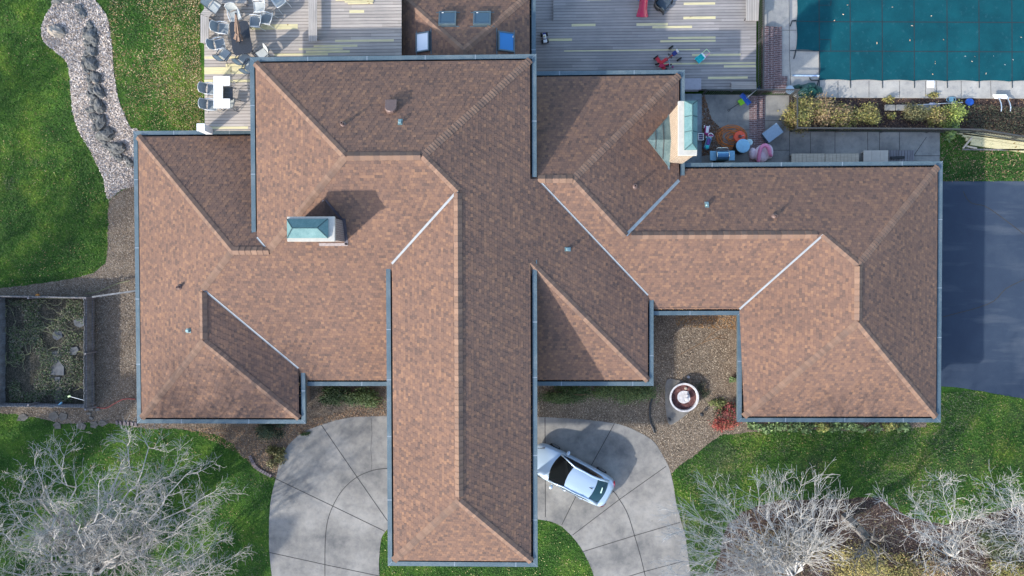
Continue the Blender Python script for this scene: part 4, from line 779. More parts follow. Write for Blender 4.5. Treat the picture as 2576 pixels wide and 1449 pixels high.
# ================================================================ deck furniture
def make_chair(label, frame, sling, loc, rz, s=.98):
    t = thing('patio_chair', label, 'chair', loc, rz, 'sling chairs on the deck')
    W_ = .28 * s
    sec = lambda x, z, dip: [(x * s, y * W_, z * s - dip * (1 - y * y)) for y in (-1, -.5, 0, .5, 1)]
    st_ = MB(); st_.loft([sec(.30, .44, .01), sec(.28, .455, .02), sec(0, .435, .03), sec(-.24, .42, .02)]); st_.loft([sec(-.24, .405, .02), sec(0, .42, .03), sec(.28, .44, .02)]); st_.build('seat', sling, t, smooth=True)
    bsec = lambda x, z: [((x - .05 * (1 - y * y)) * s, y * W_ * (1 - .06 * (z - .4)), (z + .04 * (1 - y * y)) * s) for y in (-1, -.6, -.2, .2, .6, 1)]
    bk = MB(); bk.loft([bsec(-.24, .43), bsec(-.32, .68), bsec(-.42, .95)]); bk.loft([bsec(-.44, .95), bsec(-.34, .68), bsec(-.26, .43)]); bk.build('backrest', sling, t, smooth=True)
    r_ = .019 * s
    top = [(-.22 * s, -W_, .42 * s), (-.32 * s, -W_ * .99, .68 * s), (-.43 * s, -W_ * .96, .95 * s), (-.485 * s, -W_ * .5, 1.0 * s), (-.49 * s, 0, 1.01 * s), (-.485 * s, W_ * .5, 1.0 * s), (-.43 * s, W_ * .96, .95 * s), (-.32 * s, W_ * .99, .68 * s), (-.22 * s, W_, .42 * s)]
    MB().tube(top, r_, 6).build('back_frame', frame, t)
    MB().tube([(.31 * s, -W_, .44 * s), (-.22 * s, -W_, .42 * s)], r_, 5).build('seat_rail', frame, t); MB().tube([(.31 * s, W_, .44 * s), (-.22 * s, W_, .42 * s)], r_, 5).build('seat_rail', frame, t)
    MB().tube([(.31 * s, -W_, .45 * s), (.31 * s, W_, .45 * s)], r_, 5).build('front_rail', frame, t)
    for q in (-1, 1):
        y = q * (W_ + .035)
        MB().tube([(-.31 * s, q * W_, .65 * s), (-.1 * s, y, .67 * s), (.15 * s, y, .66 * s), (.29 * s, y, .63 * s)], [r_, r_ * 1.7, r_ * 1.7, r_], 6).build('armrest', frame, t)
        MB().tube([(.29 * s, y, .63 * s), (.33 * s, y, .55 * s), (.36 * s, y, 0)], r_, 5).build('leg', frame, t)
        MB().tube([(-.24 * s, q * W_, .44 * s), (-.30 * s, y, .25 * s), (-.42 * s, y, 0)], r_, 5).build('leg', frame, t)
    return t
P1 = lambda u, v, z=ZDL: (*g(u, v, z + .45), z)
chA = make_chair('pale-framed grey sling chair facing the left side of the black table, under the bench corner', M['alu'], M['sling'], P1(560, 72), R(-6))
dup(chA, P1(551, 112), R(13), 'grey sling chair at the lower left of the black table, nearest the leafy lawn')
dup(chA, P1(643, 55), R(176), 'white-framed grey chair tucked against the right side of the black table')
dup(chA, P1(671, 48), R(168), 'white-framed chair just right of its twin at the black table, over the yellow board')
dup(chA, (*g(528, 223, ZDL + .6), ZDL), R(-4), 'upper chair of the pair at the white bar table'); dup(chA, (*g(529, 263, ZDL + .6), ZDL), R(-3), 'lower chair of the pair at the white bar table')
chB = make_chair('white-framed chair with pale sling at the head of the black table', M['alu'], M['slingl'], P1(591, 38), R(-72))
dup(chB, P1(653, 18), R(184), 'pale chair with a white back rail turned away from the table, above the pair')
dup(chB, P1(704, 4), R(125), 'pale chair at the top edge of the picture, left of the dividing bench')
chC = make_chair('dark-framed pale chair tipped up on the corner bench', M['tubed'], M['slingl'], (*g(539, 17, zbL + .4), zbL), R(-35))
dup(chC, P1(565, 137), R(52), 'dark-framed chair at the bottom of the black table, left of the umbrella pole')
dup(chC, P1(613, 147), R(50), 'dark-framed chair at the bottom of the black table, right of the umbrella pole')
dup(chC, P1(629, 169), R(60), 'dark-framed chair mostly hidden under the roof corner gutter')
dup(chC, P1(660, 136), R(-145), 'dark-framed chair over the yellow boards at the roof edge, right of the table')
dup(chC, (*g(574, 258, ZDL + .6), ZDL), R(170), 'chair pushed under the open side of the white bar table')
# black table, umbrella
tb = thing('patio_table', 'black cast metal table with bowed ends', 'table', g3(606, 95, ZDL)); zt3 = ZDL + .74
MB().prism(smoothpoly(G([(578, 58), (600, 55), (622, 54), (629, 90), (634, 128), (612, 135), (589, 136), (581, 95)], zt3), 4), zt3 - .035, zt3).build('table_top', M['ttop'], tb, world=True)
for u, v in ((584, 64), (619, 60), (628, 124), (593, 130)): q = g(u, v, zt3); MB().tube([(q[0], q[1], ZDL), (q[0] * .998, q[1], zt3 - .03)], .03, 6).build('leg', M['ttop'], tb, world=True)
ub = thing('closed_umbrella', 'closed brown patio umbrella leaning over the black table', 'umbrella', g3(604, 140, ZDL)); a = Vector(g3(604.5, 140, ZDL + .05)); b = Vector(g3(593, 34, ZDL + 2.3))
MB().tube([a, b], .024, 8).build('pole', M['ttop'], ub, world=True)
d_ = (b - a); L = d_.length; d_.normalize(); q_ = d_.to_track_quat('Z', 'Y').to_matrix(); prof = [(.03, .99), (.05, .97), (.075, .85), (.115, .7), (.13, .6), (.085, .545), (.15, .50), (.20, .42), (.17, .40)]
vs = []; fs = []; n = 24
for r_, t_ in prof:
    for k in range(n):
        w_ = 2 * math.pi * k / n; e = r_ * (1 + (.30 if k % 3 == 0 else -.14) * min(1, r_ * 8)); vs.append(a + d_ * (L * (t_ + (.02 * math.sin(w_ * 3) if t_ < .45 else 0))) + q_ @ Vector((e * math.cos(w_), e * math.sin(w_), 0)))
for i in range(len(prof) - 1):
    for k in range(n): fs.append((i * n + k, i * n + n + k, i * n + n + (k + 1) % n, i * n + (k + 1) % n))
cn = MB().add(vs, fs).build('canopy', M['umb'], ub, world=True); e = MB().tube([a + d_ * L * .535, a + d_ * L * .555], .12, 10).build('tie_strap', M['umb'], cn); e.location = -ub.location
MB().blob(tuple(b), (.05, .05, .06), 0, 0, 8, 5).build('finial', M['ttop'], ub, world=True)
# white bar table
bt = thing('bar_table', 'white tiled U-shaped bar table with a grill slot', 'bar table', g3(555, 232, ZDL)); zb3 = ZDL + 1.05
MB().prism(G([(537, 191.5), (578, 191.5), (578, 215), (560, 215), (560, 248), (578, 248), (578, 272), (537, 272)], zb3), zb3 - .05, zb3).build('table_top', plain('white_tile_top', (.74, .73, .70), .35, 0, .04), bt, world=True)
for u, v in ((541, 196), (574, 196), (574, 267), (541, 267)): q = g(u, v, zb3); MB().tube([(q[0], q[1], ZDL), (q[0], q[1], zb3 - .05)], .03, 6).build('leg', M['alu'], bt, world=True)
ap, bp_ = g(556, 248, zb3), g(579, 215, zb3); MB().box(((ap[0] + bp_[0]) / 2, (ap[1] + bp_[1]) / 2, ZDL + .72), (bp_[0] - ap[0], bp_[1] - ap[1], .04)).build('shelf', M['tubed'], bt, world=True)
gt = MB()
for k in range(9): yy = ap[1] + (bp_[1] - ap[1]) * (k + .5) / 9; gt.tube([(ap[0], yy, ZDL + .78), (bp_[0], yy, ZDL + .78)], .008, 4)
gt.build('grate', M['black'], bt, world=True)
kx, ky = g(507, 321, ZDL + .9); wb = thing('storage_cabinet', 'small white cabinet at the deck edge above the left roof gutter', 'cabinet', (kx, ky, ZDL - .1)); MB().bevbox((0, 0, .55), (.40, .36, 1.05), .02).build('cabinet_body', M['white'], wb); MB().bevbox((0, 0, 1.09), (.44, .40, .05), .012).build('lid', M['white'], wb)
# lumber offcuts on the deck
for (u0, u1, v0, v1, dz), lb in zip([(845, 935, -2, 2, 0), (868, 940, 1.5, 6, 0), (876, 938, 6, 11, 0)], ('longest pale board of the small lumber stack at the top of the left deck', 'middle pale board of the small lumber stack on the left deck', 'lowest pale board of the small lumber stack on the left deck')):
    a, b = g(u0, v1, ZDL), g(u1, v0, ZDL); solo('lumber_board', MB().box((0, 0, .03), (b[0] - a[0], b[1] - a[1] - .01, .05)), M['newwood'], lb, 'board', ((a[0] + b[0]) / 2, (a[1] + b[1]) / 2, ZDL + .005), R(random.uniform(-1, 1)), 'new boards waiting on the left deck')
# ================================================================ toys on the right deck
sd_ = thing('toddler_slide', 'crimson slide with blue sides', 'slide', (*g(1616, 15, ZD), ZD), R(-93)); ss = 1.0
def slsec(x, z, w_): return [(x, -w_, z + .10), (x, -w_ * .96, z + .11), (x, -w_ * .8, z + .02), (x, 0, z), (x, w_ * .8, z + .02), (x, w_ * .96, z + .11), (x, w_, z + .10)]
MB().loft([slsec(-.75, .82, .22), slsec(-.5, .74, .21), slsec(-.1, .48, .22), slsec(.2, .26, .24), slsec(.42, .13, .27), slsec(.58, .09, .33), slsec(.66, .05, .35)]).loft([slsec(.66, .0, .35), slsec(.2, .18, .24), slsec(-.75, .74, .22)]).build('chute', M['crim'], sd_, smooth=True)
for y in (-.27, .27): MB().loft([[(-.95, y, .0), (-.95, y, .95), (-.95, y + .05, .95), (-.95, y + .05, 0)], [(-.45, y, .0), (-.5, y, .9), (-.5, y + .05, .9), (-.45, y + .05, 0)], [(-.28, y, .0), (-.3, y, .55), (-.3, y + .05, .55), (-.28, y + .05, 0)]], True, True).build('side_panel', M['blue'], sd_)
wc = thing('wicker_armchair', 'black woven armchair with one cushion', 'armchair', (*g(1664, 12, ZD), ZD), R(-38))
MB().bevbox((.05, 0, .33), (.68, .62, .18), .04).build('cushion', plain('charcoal_cushion', (.045, .065, .085), .8, 0, .2, 25), wc); MB().bevbox((.02, 0, .13), (.72, .74, .24), .03).build('seat_base', M['black'], wc)
bw = [[(.42 * math.cos(t) * rr - .02, .46 * math.sin(t) * rr, z) for t in np.linspace(R(75), R(285), 14)] for rr, z in ((1.0, .05), (1.08, .45), (1.16, .72), (1.10, .74), (1.02, .45), (.93, .2))]
MB().loft(bw).build('barrel_back', M['black'], wc, smooth=True)
for y in (-.42, .42): MB().tube([(-.05, y, .6), (.2, y * 1.03, .58), (.38, y, .5), (.42, y * .98, .05)], .045, 7).build('armrest', M['black'], wc)
def wheel(par, c, r_, w_, mt=None, ax='y'):
    m = Matrix.Rotation(R(90), 3, 'X'); o = MB().lathe([(r_ * .55, -w_ / 2), (r_ * .92, -w_ / 2), (r_, -w_ * .3), (r_, w_ * .3), (r_ * .92, w_ / 2), (r_ * .55, w_ / 2)], c, 14, m).build('wheel', mt or M['rubber'], par)
    MB().lathe([(r_ * .3, -w_ * .52), (r_ * .54, -w_ * .45), (r_ * .54, w_ * .45), (r_ * .3, w_ * .52)], c, 10, m).build('rim', M['rimm'], o)
mt_ = thing('toy_truck', 'blue and white toy monster truck', 'toy truck', (*g(1370, 97, ZD), ZD), R(98))
MB().bevbox((.02, 0, .20), (.50, .20, .10), .03).build('truck_body', M['navy'], mt_); MB().bevbox((-.22, 0, .22), (.18, .22, .07), .02).build('truck_bed', M['white'], mt_)
MB().loft([[(-.10, -.09, .25), (-.10, .09, .25), (.16, .09, .25), (.16, -.09, .25)], [(-.07, -.07, .36), (-.07, .07, .36), (.10, .07, .36), (.10, -.07, .36)]], True, True).build('cab', M['white'], mt_); MB().lathe([(.05, .37), (.05, .39)], (.02, 0, 0), 10).build('roof_badge', plain('gold_disc', (.45, .36, .12), .5), mt_)
for x in (-.2, .2):
    for y in (-.16, .16): wheel(mt_, (x, y, .11), .11, .10)
gk = thing('pedal_kart', 'red pedal go-kart with a black seat', 'pedal kart', (*g(1682, 147, ZD), ZD), R(35))
MB().bevbox((.36, 0, .30), (.30, .24, .10), .03).build('seat', M['navy'], gk); MB().bevbox((.52, 0, .42), (.08, .24, .24), .03).build('seat_back', M['white'], gk)
MB().bevbox((-.42, 0, .30), (.55, .19, .10), .04).build('bonnet', M['red'], gk); MB().bevbox((-.62, .26, .24), (.22, .34, .05), .02).build('fender', M['red'], gk); MB().bevbox((-.62, -.26, .24), (.22, .34, .05), .02).build('fender', M['red'], gk)
MB().tube([(-.6, 0, .2), (.6, 0, .2)], .035, 8).build('frame', M['red'], gk); m = Matrix.Rotation(R(60), 3, 'Y')
sw = MB().tube([tuple(Vector((-.02, 0, .52)) + m @ Vector((.16 * math.cos(t), .16 * math.sin(t), 0))) for t in np.linspace(0, 2 * math.pi, 17)], .022, 6).build('steering_wheel', M['black'], gk); MB().tube([(-.02, 0, .52), (-.28, 0, .3)], .02, 6).build('steering_column', M['chrome'], gk)
for x, y in ((-.62, .46), (-.62, -.46), (.42, .42), (.42, -.42)): wheel(gk, (x, y, .17), .17, .08)
tr = thing('tricycle', 'small crimson tricycle half hidden by the gutter below the go-kart', 'tricycle', (*g(1667, 169, ZD), ZD), R(10))
MB().tube([(-.3, 0, .3), (0, 0, .32), (.28, 0, .45)], .035, 8).build('frame', M['crim'], tr); MB().bevbox((-.12, 0, .38), (.28, .2, .06), .03).build('seat', M['crim'], tr); MB().tube([(.28, -.22, .62), (.3, 0, .58), (.28, .22, .62)], .018, 6).build('handlebar', M['chrome'], tr)
wheel(tr, (.32, 0, .19), .19, .06); wheel(tr, (-.32, .2, .13), .13, .05); wheel(tr, (-.32, -.2, .13), .13, .05)
ct = thing('toy_cart', 'teal and white toy doll cart with pink handle', 'toy cart', (*g(1760, 149, ZD), ZD), R(40))
cb = [[(-.26, -.17, .14), (.14, -.14, .14), (.14, .14, .14), (-.26, .17, .14)], [(-.30, -.2, .34), (.18, -.17, .34), (.18, .17, .34), (-.30, .2, .34)], [(-.27, -.17, .34), (.15, -.14, .34), (.15, .14, .34), (-.27, .17, .34)], [(-.24, -.14, .2), (.12, -.12, .2), (.12, .12, .2), (-.24, .14, .2)]]
MB().loft(cb, True, True).build('basket', M['teal'], ct); MB().bevbox((.20, 0, .30), (.10, .36, .10), .02).build('cross_panel', M['white'], ct)
MB().tube([(.22, -.15, .34), (.52, -.14, .52)], .022, 6).build('handle', M['pink'], ct); MB().tube([(.22, .15, .34), (.50, .15, .50), (.52, -.14, .52)], .02, 6).build('handle', M['limeg'], ct)
for x, y in ((-.2, .17), (-.2, -.17), (.16, .17), (.16, -.17)): wheel(ct, (x, y, .07), .07, .04, M['white'])
kx = g(1741, 211, ZD + .6); gb_ = thing('deck_box', 'closed grey storage box at the corner of the right wing', 'storage box', (kx[0] - .12, kx[1], ZD)); MB().bevbox((0, 0, .27), (1.22, .60, .54), .02).build('box_body', M['greybox'], gb_); MB().bevbox((0, 0, .57), (1.30, .66, .06), .015).build('lid', M['greybox'], gb_)
solo('ball', MB().blob((0, 0, .05), (.05, .05, .05), 0, 0, 10, 6), M['magenta'], 'tiny magenta ball on the deck beside the tricycle', 'ball', (*g(1692, 169, ZD), ZD), smooth=True)
# ================================================================ patio things
ZP = .285
def shovel(u, v, rz, name, label, blade, shaft, bw_, bl, hl, z=ZP):
    t = thing(name, label, 'shovel', (*g(u, v, z), z), rz)
    c = [[(x, y * bw_, .03 + .07 * abs(y) ** 2 * (1 if x < bl else 0) + (.10 if x < .05 else .0)) for y in (-1, -.5, 0, .5, 1)] for x in (0, .05, bl * .5, bl)]
    MB().loft(c).loft([[(p_[0], p_[1], p_[2] - .012) for p_ in q] for q in c[::-1]]).build('blade', blade, t); rb = MB()
    for k in (-.6, -.2, .2, .6): rb.box((bl * .55, k * bw_, .055), (bl * .7, .02, .02))
    rb.build('ribs', blade, t)
    MB().tube([(.04, 0, .09), (-hl, 0, .14)], .017, 6).build('shaft', shaft, t)
    MB().tube([(-hl + .02, 0, .14), (-hl - .06, -.06, .14), (-hl - .13, -.05, .14), (-hl - .13, .05, .14), (-hl - .06, .06, .14), (-hl + .02, 0, .14)], .016, 6).build('grip', blade if shaft is M['white'] else shaft, t)
shovel(1857, 262, R(33), 'snow_shovel', 'small lime green snow shovel with black shaft', M['green'], M['black'], .17, .36, .62)
shovel(1878, 247, R(-140), 'snow_pusher', 'wide blue snow pusher with white shaft', M['blue'], M['white'], .38, .24, .80)
# kettle of garden things
def drum(u, v, z, r_, h, label, mt, lid):
    t = thing('lidded_drum', label, 'drum', (*g(u, v, z + h), z)); MB().lathe([(r_ * .86, 0), (r_ * .9, .02), (r_ * .97, h * .5), (r_ * .95, h)], (0, 0, 0), 24).build('drum_body', mt, t, smooth=False)
    MB().lathe([(r_, h - .05), (r_ * 1.03, h - .02), (r_ * 1.02, h + .02), (r_ * .9, h + .04), (r_ * .3, h + .05), (.02, h + .05)], (0, 0, 0), 24).build('lid', lid, t); MB().bevbox((0, 0, h + .06), (.06, .10, .02), .008).build('handle', lid, t)
drum(1869, 367, ZP, .39, .85, 'large dark drum with a pale blue lid', M['black'], M['skyb']); drum(1885, 358, ZP, .19, .62, 'small pale bucket with lid touching the big drum', M['skyb'], plain('mint_lid', (.42, .58, .60), .5))
rl = thing('cord_reel', 'orange-red round cord reel', 'cord reel', (*g(1859, 345, ZP), ZP)); MB().lathe([(.10, .0), (.34, .01), (.34, .04), (.24, .06), (.24, .14), (.33, .16), (.33, .19), (.10, .20)], (0, 0, 0), 22).build('reel_drum', M['ored'], rl); MB().lathe([(.02, .20), (.11, .20), (.11, .23), (.02, .235)], (0, 0, 0), 14).build('hub', plain('dark_hub', (.12, .03, .02), .5), rl)
MB().tube([(.03, 0, .23), (.2, .06, .25), (.2, .06, .32)], .014, 6).build('crank', M['chrome'], rl)
rs = random.Random(4); pts = []
for k in range(210):
    a = k * .43; rr = .36 + .20 * math.sin(k * .071) + .10 * math.sin(k * .21); pts.append((rr * math.cos(a) * 1.45 + .12 * math.sin(k * .13), rr * math.sin(a) + .10 * math.sin(k * .17 + 1), .012 + .012 * (k % 5)))
for k in range(36): a = k * .36; pts.append(((.95 - .008 * k) * math.cos(a), (.72) * math.sin(a), .012))
solo('extension_cord', MB().tube(pts, .013, 4), M['orange'], 'tangled orange extension cord spread beside its reel', 'cord', (*g(1840, 345, ZP), ZP))
gr = thing('gas_grill', 'gas barbecue with blue-grey side shelves and silver lid handle', 'grill', (*g(1818, 391, ZP + .9), ZP))
MB().bevbox((0, 0, .36), (.66, .50, .70), .03).build('cabinet', M['black'], gr)
for x, w_ in ((-.51, .40), (.52, .40)): MB().bevbox((x, 0, .80), (w_, .56, .05), .02).build('side_shelf', M['skyb'], gr)
hs = [[(x, .27 * math.cos(t) - .0, .74 + .30 * math.sin(t)) for t in np.linspace(0, math.pi, 9)] for x in (-.35, .35)]; MB().loft(hs, True, True).build('lid', plain('steel_blue_lid', (.10, .24, .40), .25, .5, .05), gr)
for x in (-.345, .345): MB().tube([(x, .28 * math.cos(t), .74 + .31 * math.sin(t)) for t in np.linspace(.1, math.pi - .1, 9)], .018, 5).build('lid_trim', M['chrome'], gr)
MB().tube([(-.33, .27, .80), (-.33, .40, .86), (-.27, .44, .87), (.27, .44, .87), (.33, .40, .86), (.33, .27, .80)], .02, 6).build('handle', M['chrome'], gr); MB().bevbox((0, .30, .78), (.62, .10, .12), .02).build('control_panel', M['tubed'], gr)
fl = thing('flamingo_float', 'pink inflatable flamingo pool float lying beside the grill', 'pool float', g3(1916, 388, .02))
MB().blob((-.12, -.05, .26), (.42, .52, .28), .12, 3, 14, 9).build('ring_body', M['ltpink'], fl, smooth=True); MB().blob((-.60, .0, .24), (.26, .36, .24), .1, 5, 12, 8).build('wing', M['ltpink'], fl, smooth=True); MB().blob((.34, .10, .26), (.26, .44, .25), .12, 8, 12, 8).build('wing', M['ltpink'], fl, smooth=True)
MB().tube(curve([(-.34, -.52, .46), (-.32, -.1, .56), (-.22, .28, .64), (.02, .40, .68), (.22, .20, .66), (.30, -.08, .60), (.42, -.22, .52)], 4), [.11] * 6 + [.12] * 12 + [.115, .11, .10, .10, .09, .07, .05][:7], 10).build('neck', M['pink'], fl, smooth=True)
cbx = g(1944, 334, .55); bx = thing('deck_box', 'slate blue oblong box set askew on the lower walk', 'storage box', (*cbx, .022), R(37)); MB().bevbox((0, 0, .24), (.98, .62, .48), .015).build('box_body', plain('dark_slate', (.07, .11, .16), .5), bx); MB().bevbox((0, 0, .51), (1.04, .68, .06), .012).build('lid', M['slate'], bx)
pk_ = thing('ride_on_scooter', 'magenta and white ride-on scooter lying on the leaves', 'ride-on toy', (*g(1777, 331, .4), .30), R(-95))
MB().bevbox((-.05, 0, .22), (.50, .26, .14), .05).build('scooter_body', M['magenta'], pk_); MB().bevbox((-.08, 0, .31), (.40, .17, .05), .03).build('seat', M['white'], pk_); MB().tube([(.22, 0, .25), (.30, .05, .42), (.28, .34, .46)], .03, 6).build('handlebar', M['magenta'], pk_)
for x, y in ((.32, 0), (-.28, .15), (-.28, -.15)): wheel(pk_, (x, y, .09), .09, .05, M['white'])
bwk = thing('baby_walker', 'pale blue ride-on walker with purple seat', 'ride-on toy', (*g(1780, 360, .4), .30), R(-105))
MB().bevbox((0, 0, .16), (.80, .30, .16), .09).build('walker_base', M['skyb'], bwk); MB().bevbox((-.05, 0, .26), (.38, .20, .06), .05).build('seat', M['purple'], bwk); MB().tube([(-.42 + .11 * math.cos(t), .13 * math.sin(t), .42) for t in np.linspace(0, 2 * math.pi, 15)], .028, 6).build('push_ring', M['white'], bwk)
MB().tube([(-.36, 0, .22), (-.42, 0, .42)], .03, 6).build('ring_post', M['white'], bwk); MB().lathe([(.11, .24), (.11, .30), (.05, .32), (.05, .34)], (.27, 0, 0), 14).build('play_dial', M['teal'], bwk)
for x in (-.3, .3):
    for y in (-.15, .15): wheel(bwk, (x, y, .06), .06, .04, M['blue'])
tc = thing('toy_crate', 'small white-barred toy crate by the chimney', 'toy crate', (*g(1763, 344, .5), .30))
MB().box((0, 0, .03), (.30, .40, .04)).build('crate_floor', M['navy'], tc)
for s in (-1, 1): MB().box((s * .15, 0, .14), (.03, .40, .24)).build('side', M['white'], tc); MB().box((0, s * .19, .14), (.27, .03, .24)).build('end', M['white'], tc); MB().box((0, s * .06, .20), (.27, .03, .03)).build('bar', M['ltpink'], tc)
# lumber along the lower walk
def boardstack(u0, u1, v0, v1, z, hh, mt, name, label, cat, cross=None):
    a, b = g(u0, v1, z + hh), g(u1, v0, z + hh); w_, d2 = b[0] - a[0], b[1] - a[1]; t = thing(name, label, cat, ((a[0] + b[0]) / 2, (a[1] + b[1]) / 2, z)); n = cross or 5
    for k in range(n): MB().box((-w_ / 2 + w_ * (k + .5) / n, 0, hh - .02), (w_ / n - .012, d2, .04)).build('plank', mt, t)
    for s in (-1, 1): MB().box((0, s * d2 * .4, (hh - .04) / 2), (w_ * .96, .05, hh - .045)).build('bearer', mt, t)
boardstack(1991, 2075, 386, 416, .022, .42, M['palewood'], 'bench_platform', 'left half of the pale plank platform under the right gutter', 'platform', 9); boardstack(2076, 2161, 386, 416, .022, .42, M['palewood'], 'bench_platform', 'right half of the pale plank platform under the right gutter', 'platform', 9)
boardstack(2172, 2235, 378, 416, .022, .40, plain('whitened_ply', (.52, .47, .40), .8, 0, .08, 3), 'plywood_step', 'whitish plywood step next to the plank platform', 'step', 3); boardstack(2236, 2300, 378, 416, .022, .22, M['greywood'], 'plank_step', 'grey plank step right of the whitish one', 'step', 8)
solo('boot_tray', MB().bevbox((0, 0, .05), (.80, .16, .10), .02), M['black'], 'narrow black tray on the grey plank step', 'tray', (*g(2257, 397, .25), .245), R(2))
for k, (u0, v0, u1, v1, z, wd, mt, lb) in enumerate([(2406, 332, 2640, 361, .03, .24, 'newwood', 'uppermost pale timber of the pile along the pool fence'), (2420, 340, 2640, 371, .03, .22, 'newwood', 'second pale timber of the pile along the pool fence'), (2428, 350, 2640, 380, .03, .22, 'newwood', 'broad lower timber of the pale pile on the grass'), (2440, 361, 2640, 389, .03, .20, 'newwood', 'lowest pale timber of the pile on the grass'), (2420, 376, 2640, 378, .03, .09, 'barkd', 'single thin brown timber lying on the grass below the pale pile'), (2422, 373, 2444, 346, .14, .09, 'palewood', 'short timber laid askew across the pale pile'), (2430, 368, 2456, 373, .09, .08, 'palewood', 'shortest offcut lying beside the askew timber')]):
    a, b = Vector(g3(u0, v0, z)), Vector(g3(u1, v1, z)); solo('timber', MB().box((0, 0, .02), ((b - a).length, wd, .09)), M[mt], lb, 'timber', tuple((a + b) / 2), math.atan2((b - a).y, (b - a).x), 'timbers beside the pool fence')
# ================================================================ pool side things
tp = thing('folded_tarp', 'dark green folded tarp heaped beside the pool cover corner', 'tarp', g3(2030, 227, .1)); rs = random.Random(3)
tm = MB(); n = 16
for q, (cx_, cy_, rx, ry, hh) in enumerate(((.1, 0, .78, .42, .55), (-.55, .12, .35, .22, .35))):
    rings = []
    for i, (s, z) in enumerate(((1, 0), (.85, .18), (.6, .5), (.3, .85), (.04, 1))): rings.append([(cx_ + rx * s * math.cos(2 * math.pi * k / n) * (1 + .16 * math.sin(k * 2.6 + q + i)), cy_ + ry * s * math.sin(2 * math.pi * k / n) * (1 + .16 * math.cos(k * 1.9 + i)), z * hh * (1 + .18 * math.sin(k * 2.2 + i))) for k in range(n)])
    tmq = MB(); tmq.loft(rings, True); tmq.build('fold', M['tarp'], tp)
bk = thing('pool_bucket', 'round dark bucket with lid against the railing beside the green tarp', 'bucket', (*g(1987, 226, .5), .1)); MB().lathe([(.20, 0), (.24, .40)], (0, 0, 0), 18).build('bucket_body', M['black'], bk); MB().lathe([(.25, .40), (.25, .43), (.02, .45)], (0, 0, 0), 18).build('lid', M['slate'], bk)
a, b = Vector(g3(1998, 190, .13)), Vector(g3(2060, 190.5, .13)); t = thing('pool_pole', 'pale blue pole lying on the concrete at the corner of the pool cover', 'pole', tuple(a)); MB().tube([a, b], .045, 8).build('pole_tube', plain('pale_blue_tube', (.45, .58, .80), .4), t, world=True); MB().tube([a - (b - a).normalized() * .12, a], .055, 8).build('pole_grip', M['slate'], t, world=True)
a, b = Vector(g3(2305, 264, .12)), Vector(g3(2432, 257, .12)); t = thing('pool_net', 'long skimmer pole ending in a round blue net by the bed edge', 'pool net', tuple(a)); MB().tube([a, a.lerp(b, .92)], .022, 6).build('pole_tube', M['white'], t, world=True)
m_ = MB(); m_.tube([tuple(b + Vector((.22 * math.cos(t_) + .15, .19 * math.sin(t_), .03))) for t_ in np.linspace(0, 2 * math.pi, 17)], .03, 6); m_.build('net_rim', M['blue'], t, world=True); MB().lathe([(.02, .02), (.19, .05)], tuple(b + Vector((.15, 0, 0))), 14).build('net_mesh', M['blue'], t, world=True)
t = thing('pool_net', 'small loose blue net head lying above the long skimmer pole', 'pool net', g3(2392, 251, .12)); MB().tube([(.27 * math.cos(q), .15 * math.sin(q), .03) for q in np.linspace(0, 2 * math.pi, 17)], .02, 6).build('net_rim', plain('dull_blue_net', (.10, .22, .30)), t); MB().lathe([(.02, .02), (.15, .04)], (0, 0, 0), 12).build('net_mesh', plain('dull_blue_net', (.10, .22, .30), .8), t)
solo('skimmer_lid', MB().bevbox((0, 0, .02), (.42, .42, .03), .01), M['pool_lid'], 'square white skimmer lid in the pool terrace', 'lid', g3(2341, 212, .1))
solo('valve_cover', MB().bevbox((0, 0, .08), (.34, .50, .12), .03), plain('lavender_grey_cover', (.30, .32, .40), .6), 'flat grey-lilac cover plate in the poolside bed', 'cover', g3(2343, 270, .02))
ld = thing('pool_ladder', 'pool ladder with white treads and curved chrome rails lying in the bed', 'ladder', g3(2515, 262, .05))
for k in range(3): a = Vector(g3(2498 + k * 2, 239.5 + k * 3.3, .35 - k * .05)); b = Vector(g3(2532 + k * 3, 239.5 + k * 3.6, .35 - k * .05)); m = (a + b) / 2; MB().bevbox(tuple(m), ((b - a).length, .10, .05), .015, math.atan2((b - a).y, (b - a).x)).build('tread', M['white'], ld, world=True)
for q in ([(2512, 247), (2517, 258), (2519, 270), (2518, 280)], [(2534, 247), (2539, 258), (2542, 270), (2541, 280)]): MB().tube(curve([g3(u, v, .30 + .1 * math.sin(i)) for i, (u, v) in enumerate(q)], 3), .035, 8).build('rail', M['chrome'], ld, world=True)
for k, (u0, u1) in enumerate(((2225, 2252), (2253, 2281), (2282, 2310), (2311, 2338), (2339, 2364))):
    a, b = g3(u0, 271, .1), g3(u1, 271, .1); solo('edging_block', MB().bevbox((0, 0, .08), (b[0] - a[0] - .02, .34, .16), .03), M['patio'], ('leftmost', 'second from left', 'middle', 'second from right', 'rightmost')[k] + ' concrete edging block in the row above the poolside shrubs', 'block', ((a[0] + b[0]) / 2, a[1], .015), R(rs.uniform(-3, 2)), 'concrete edging blocks in the poolside bed')
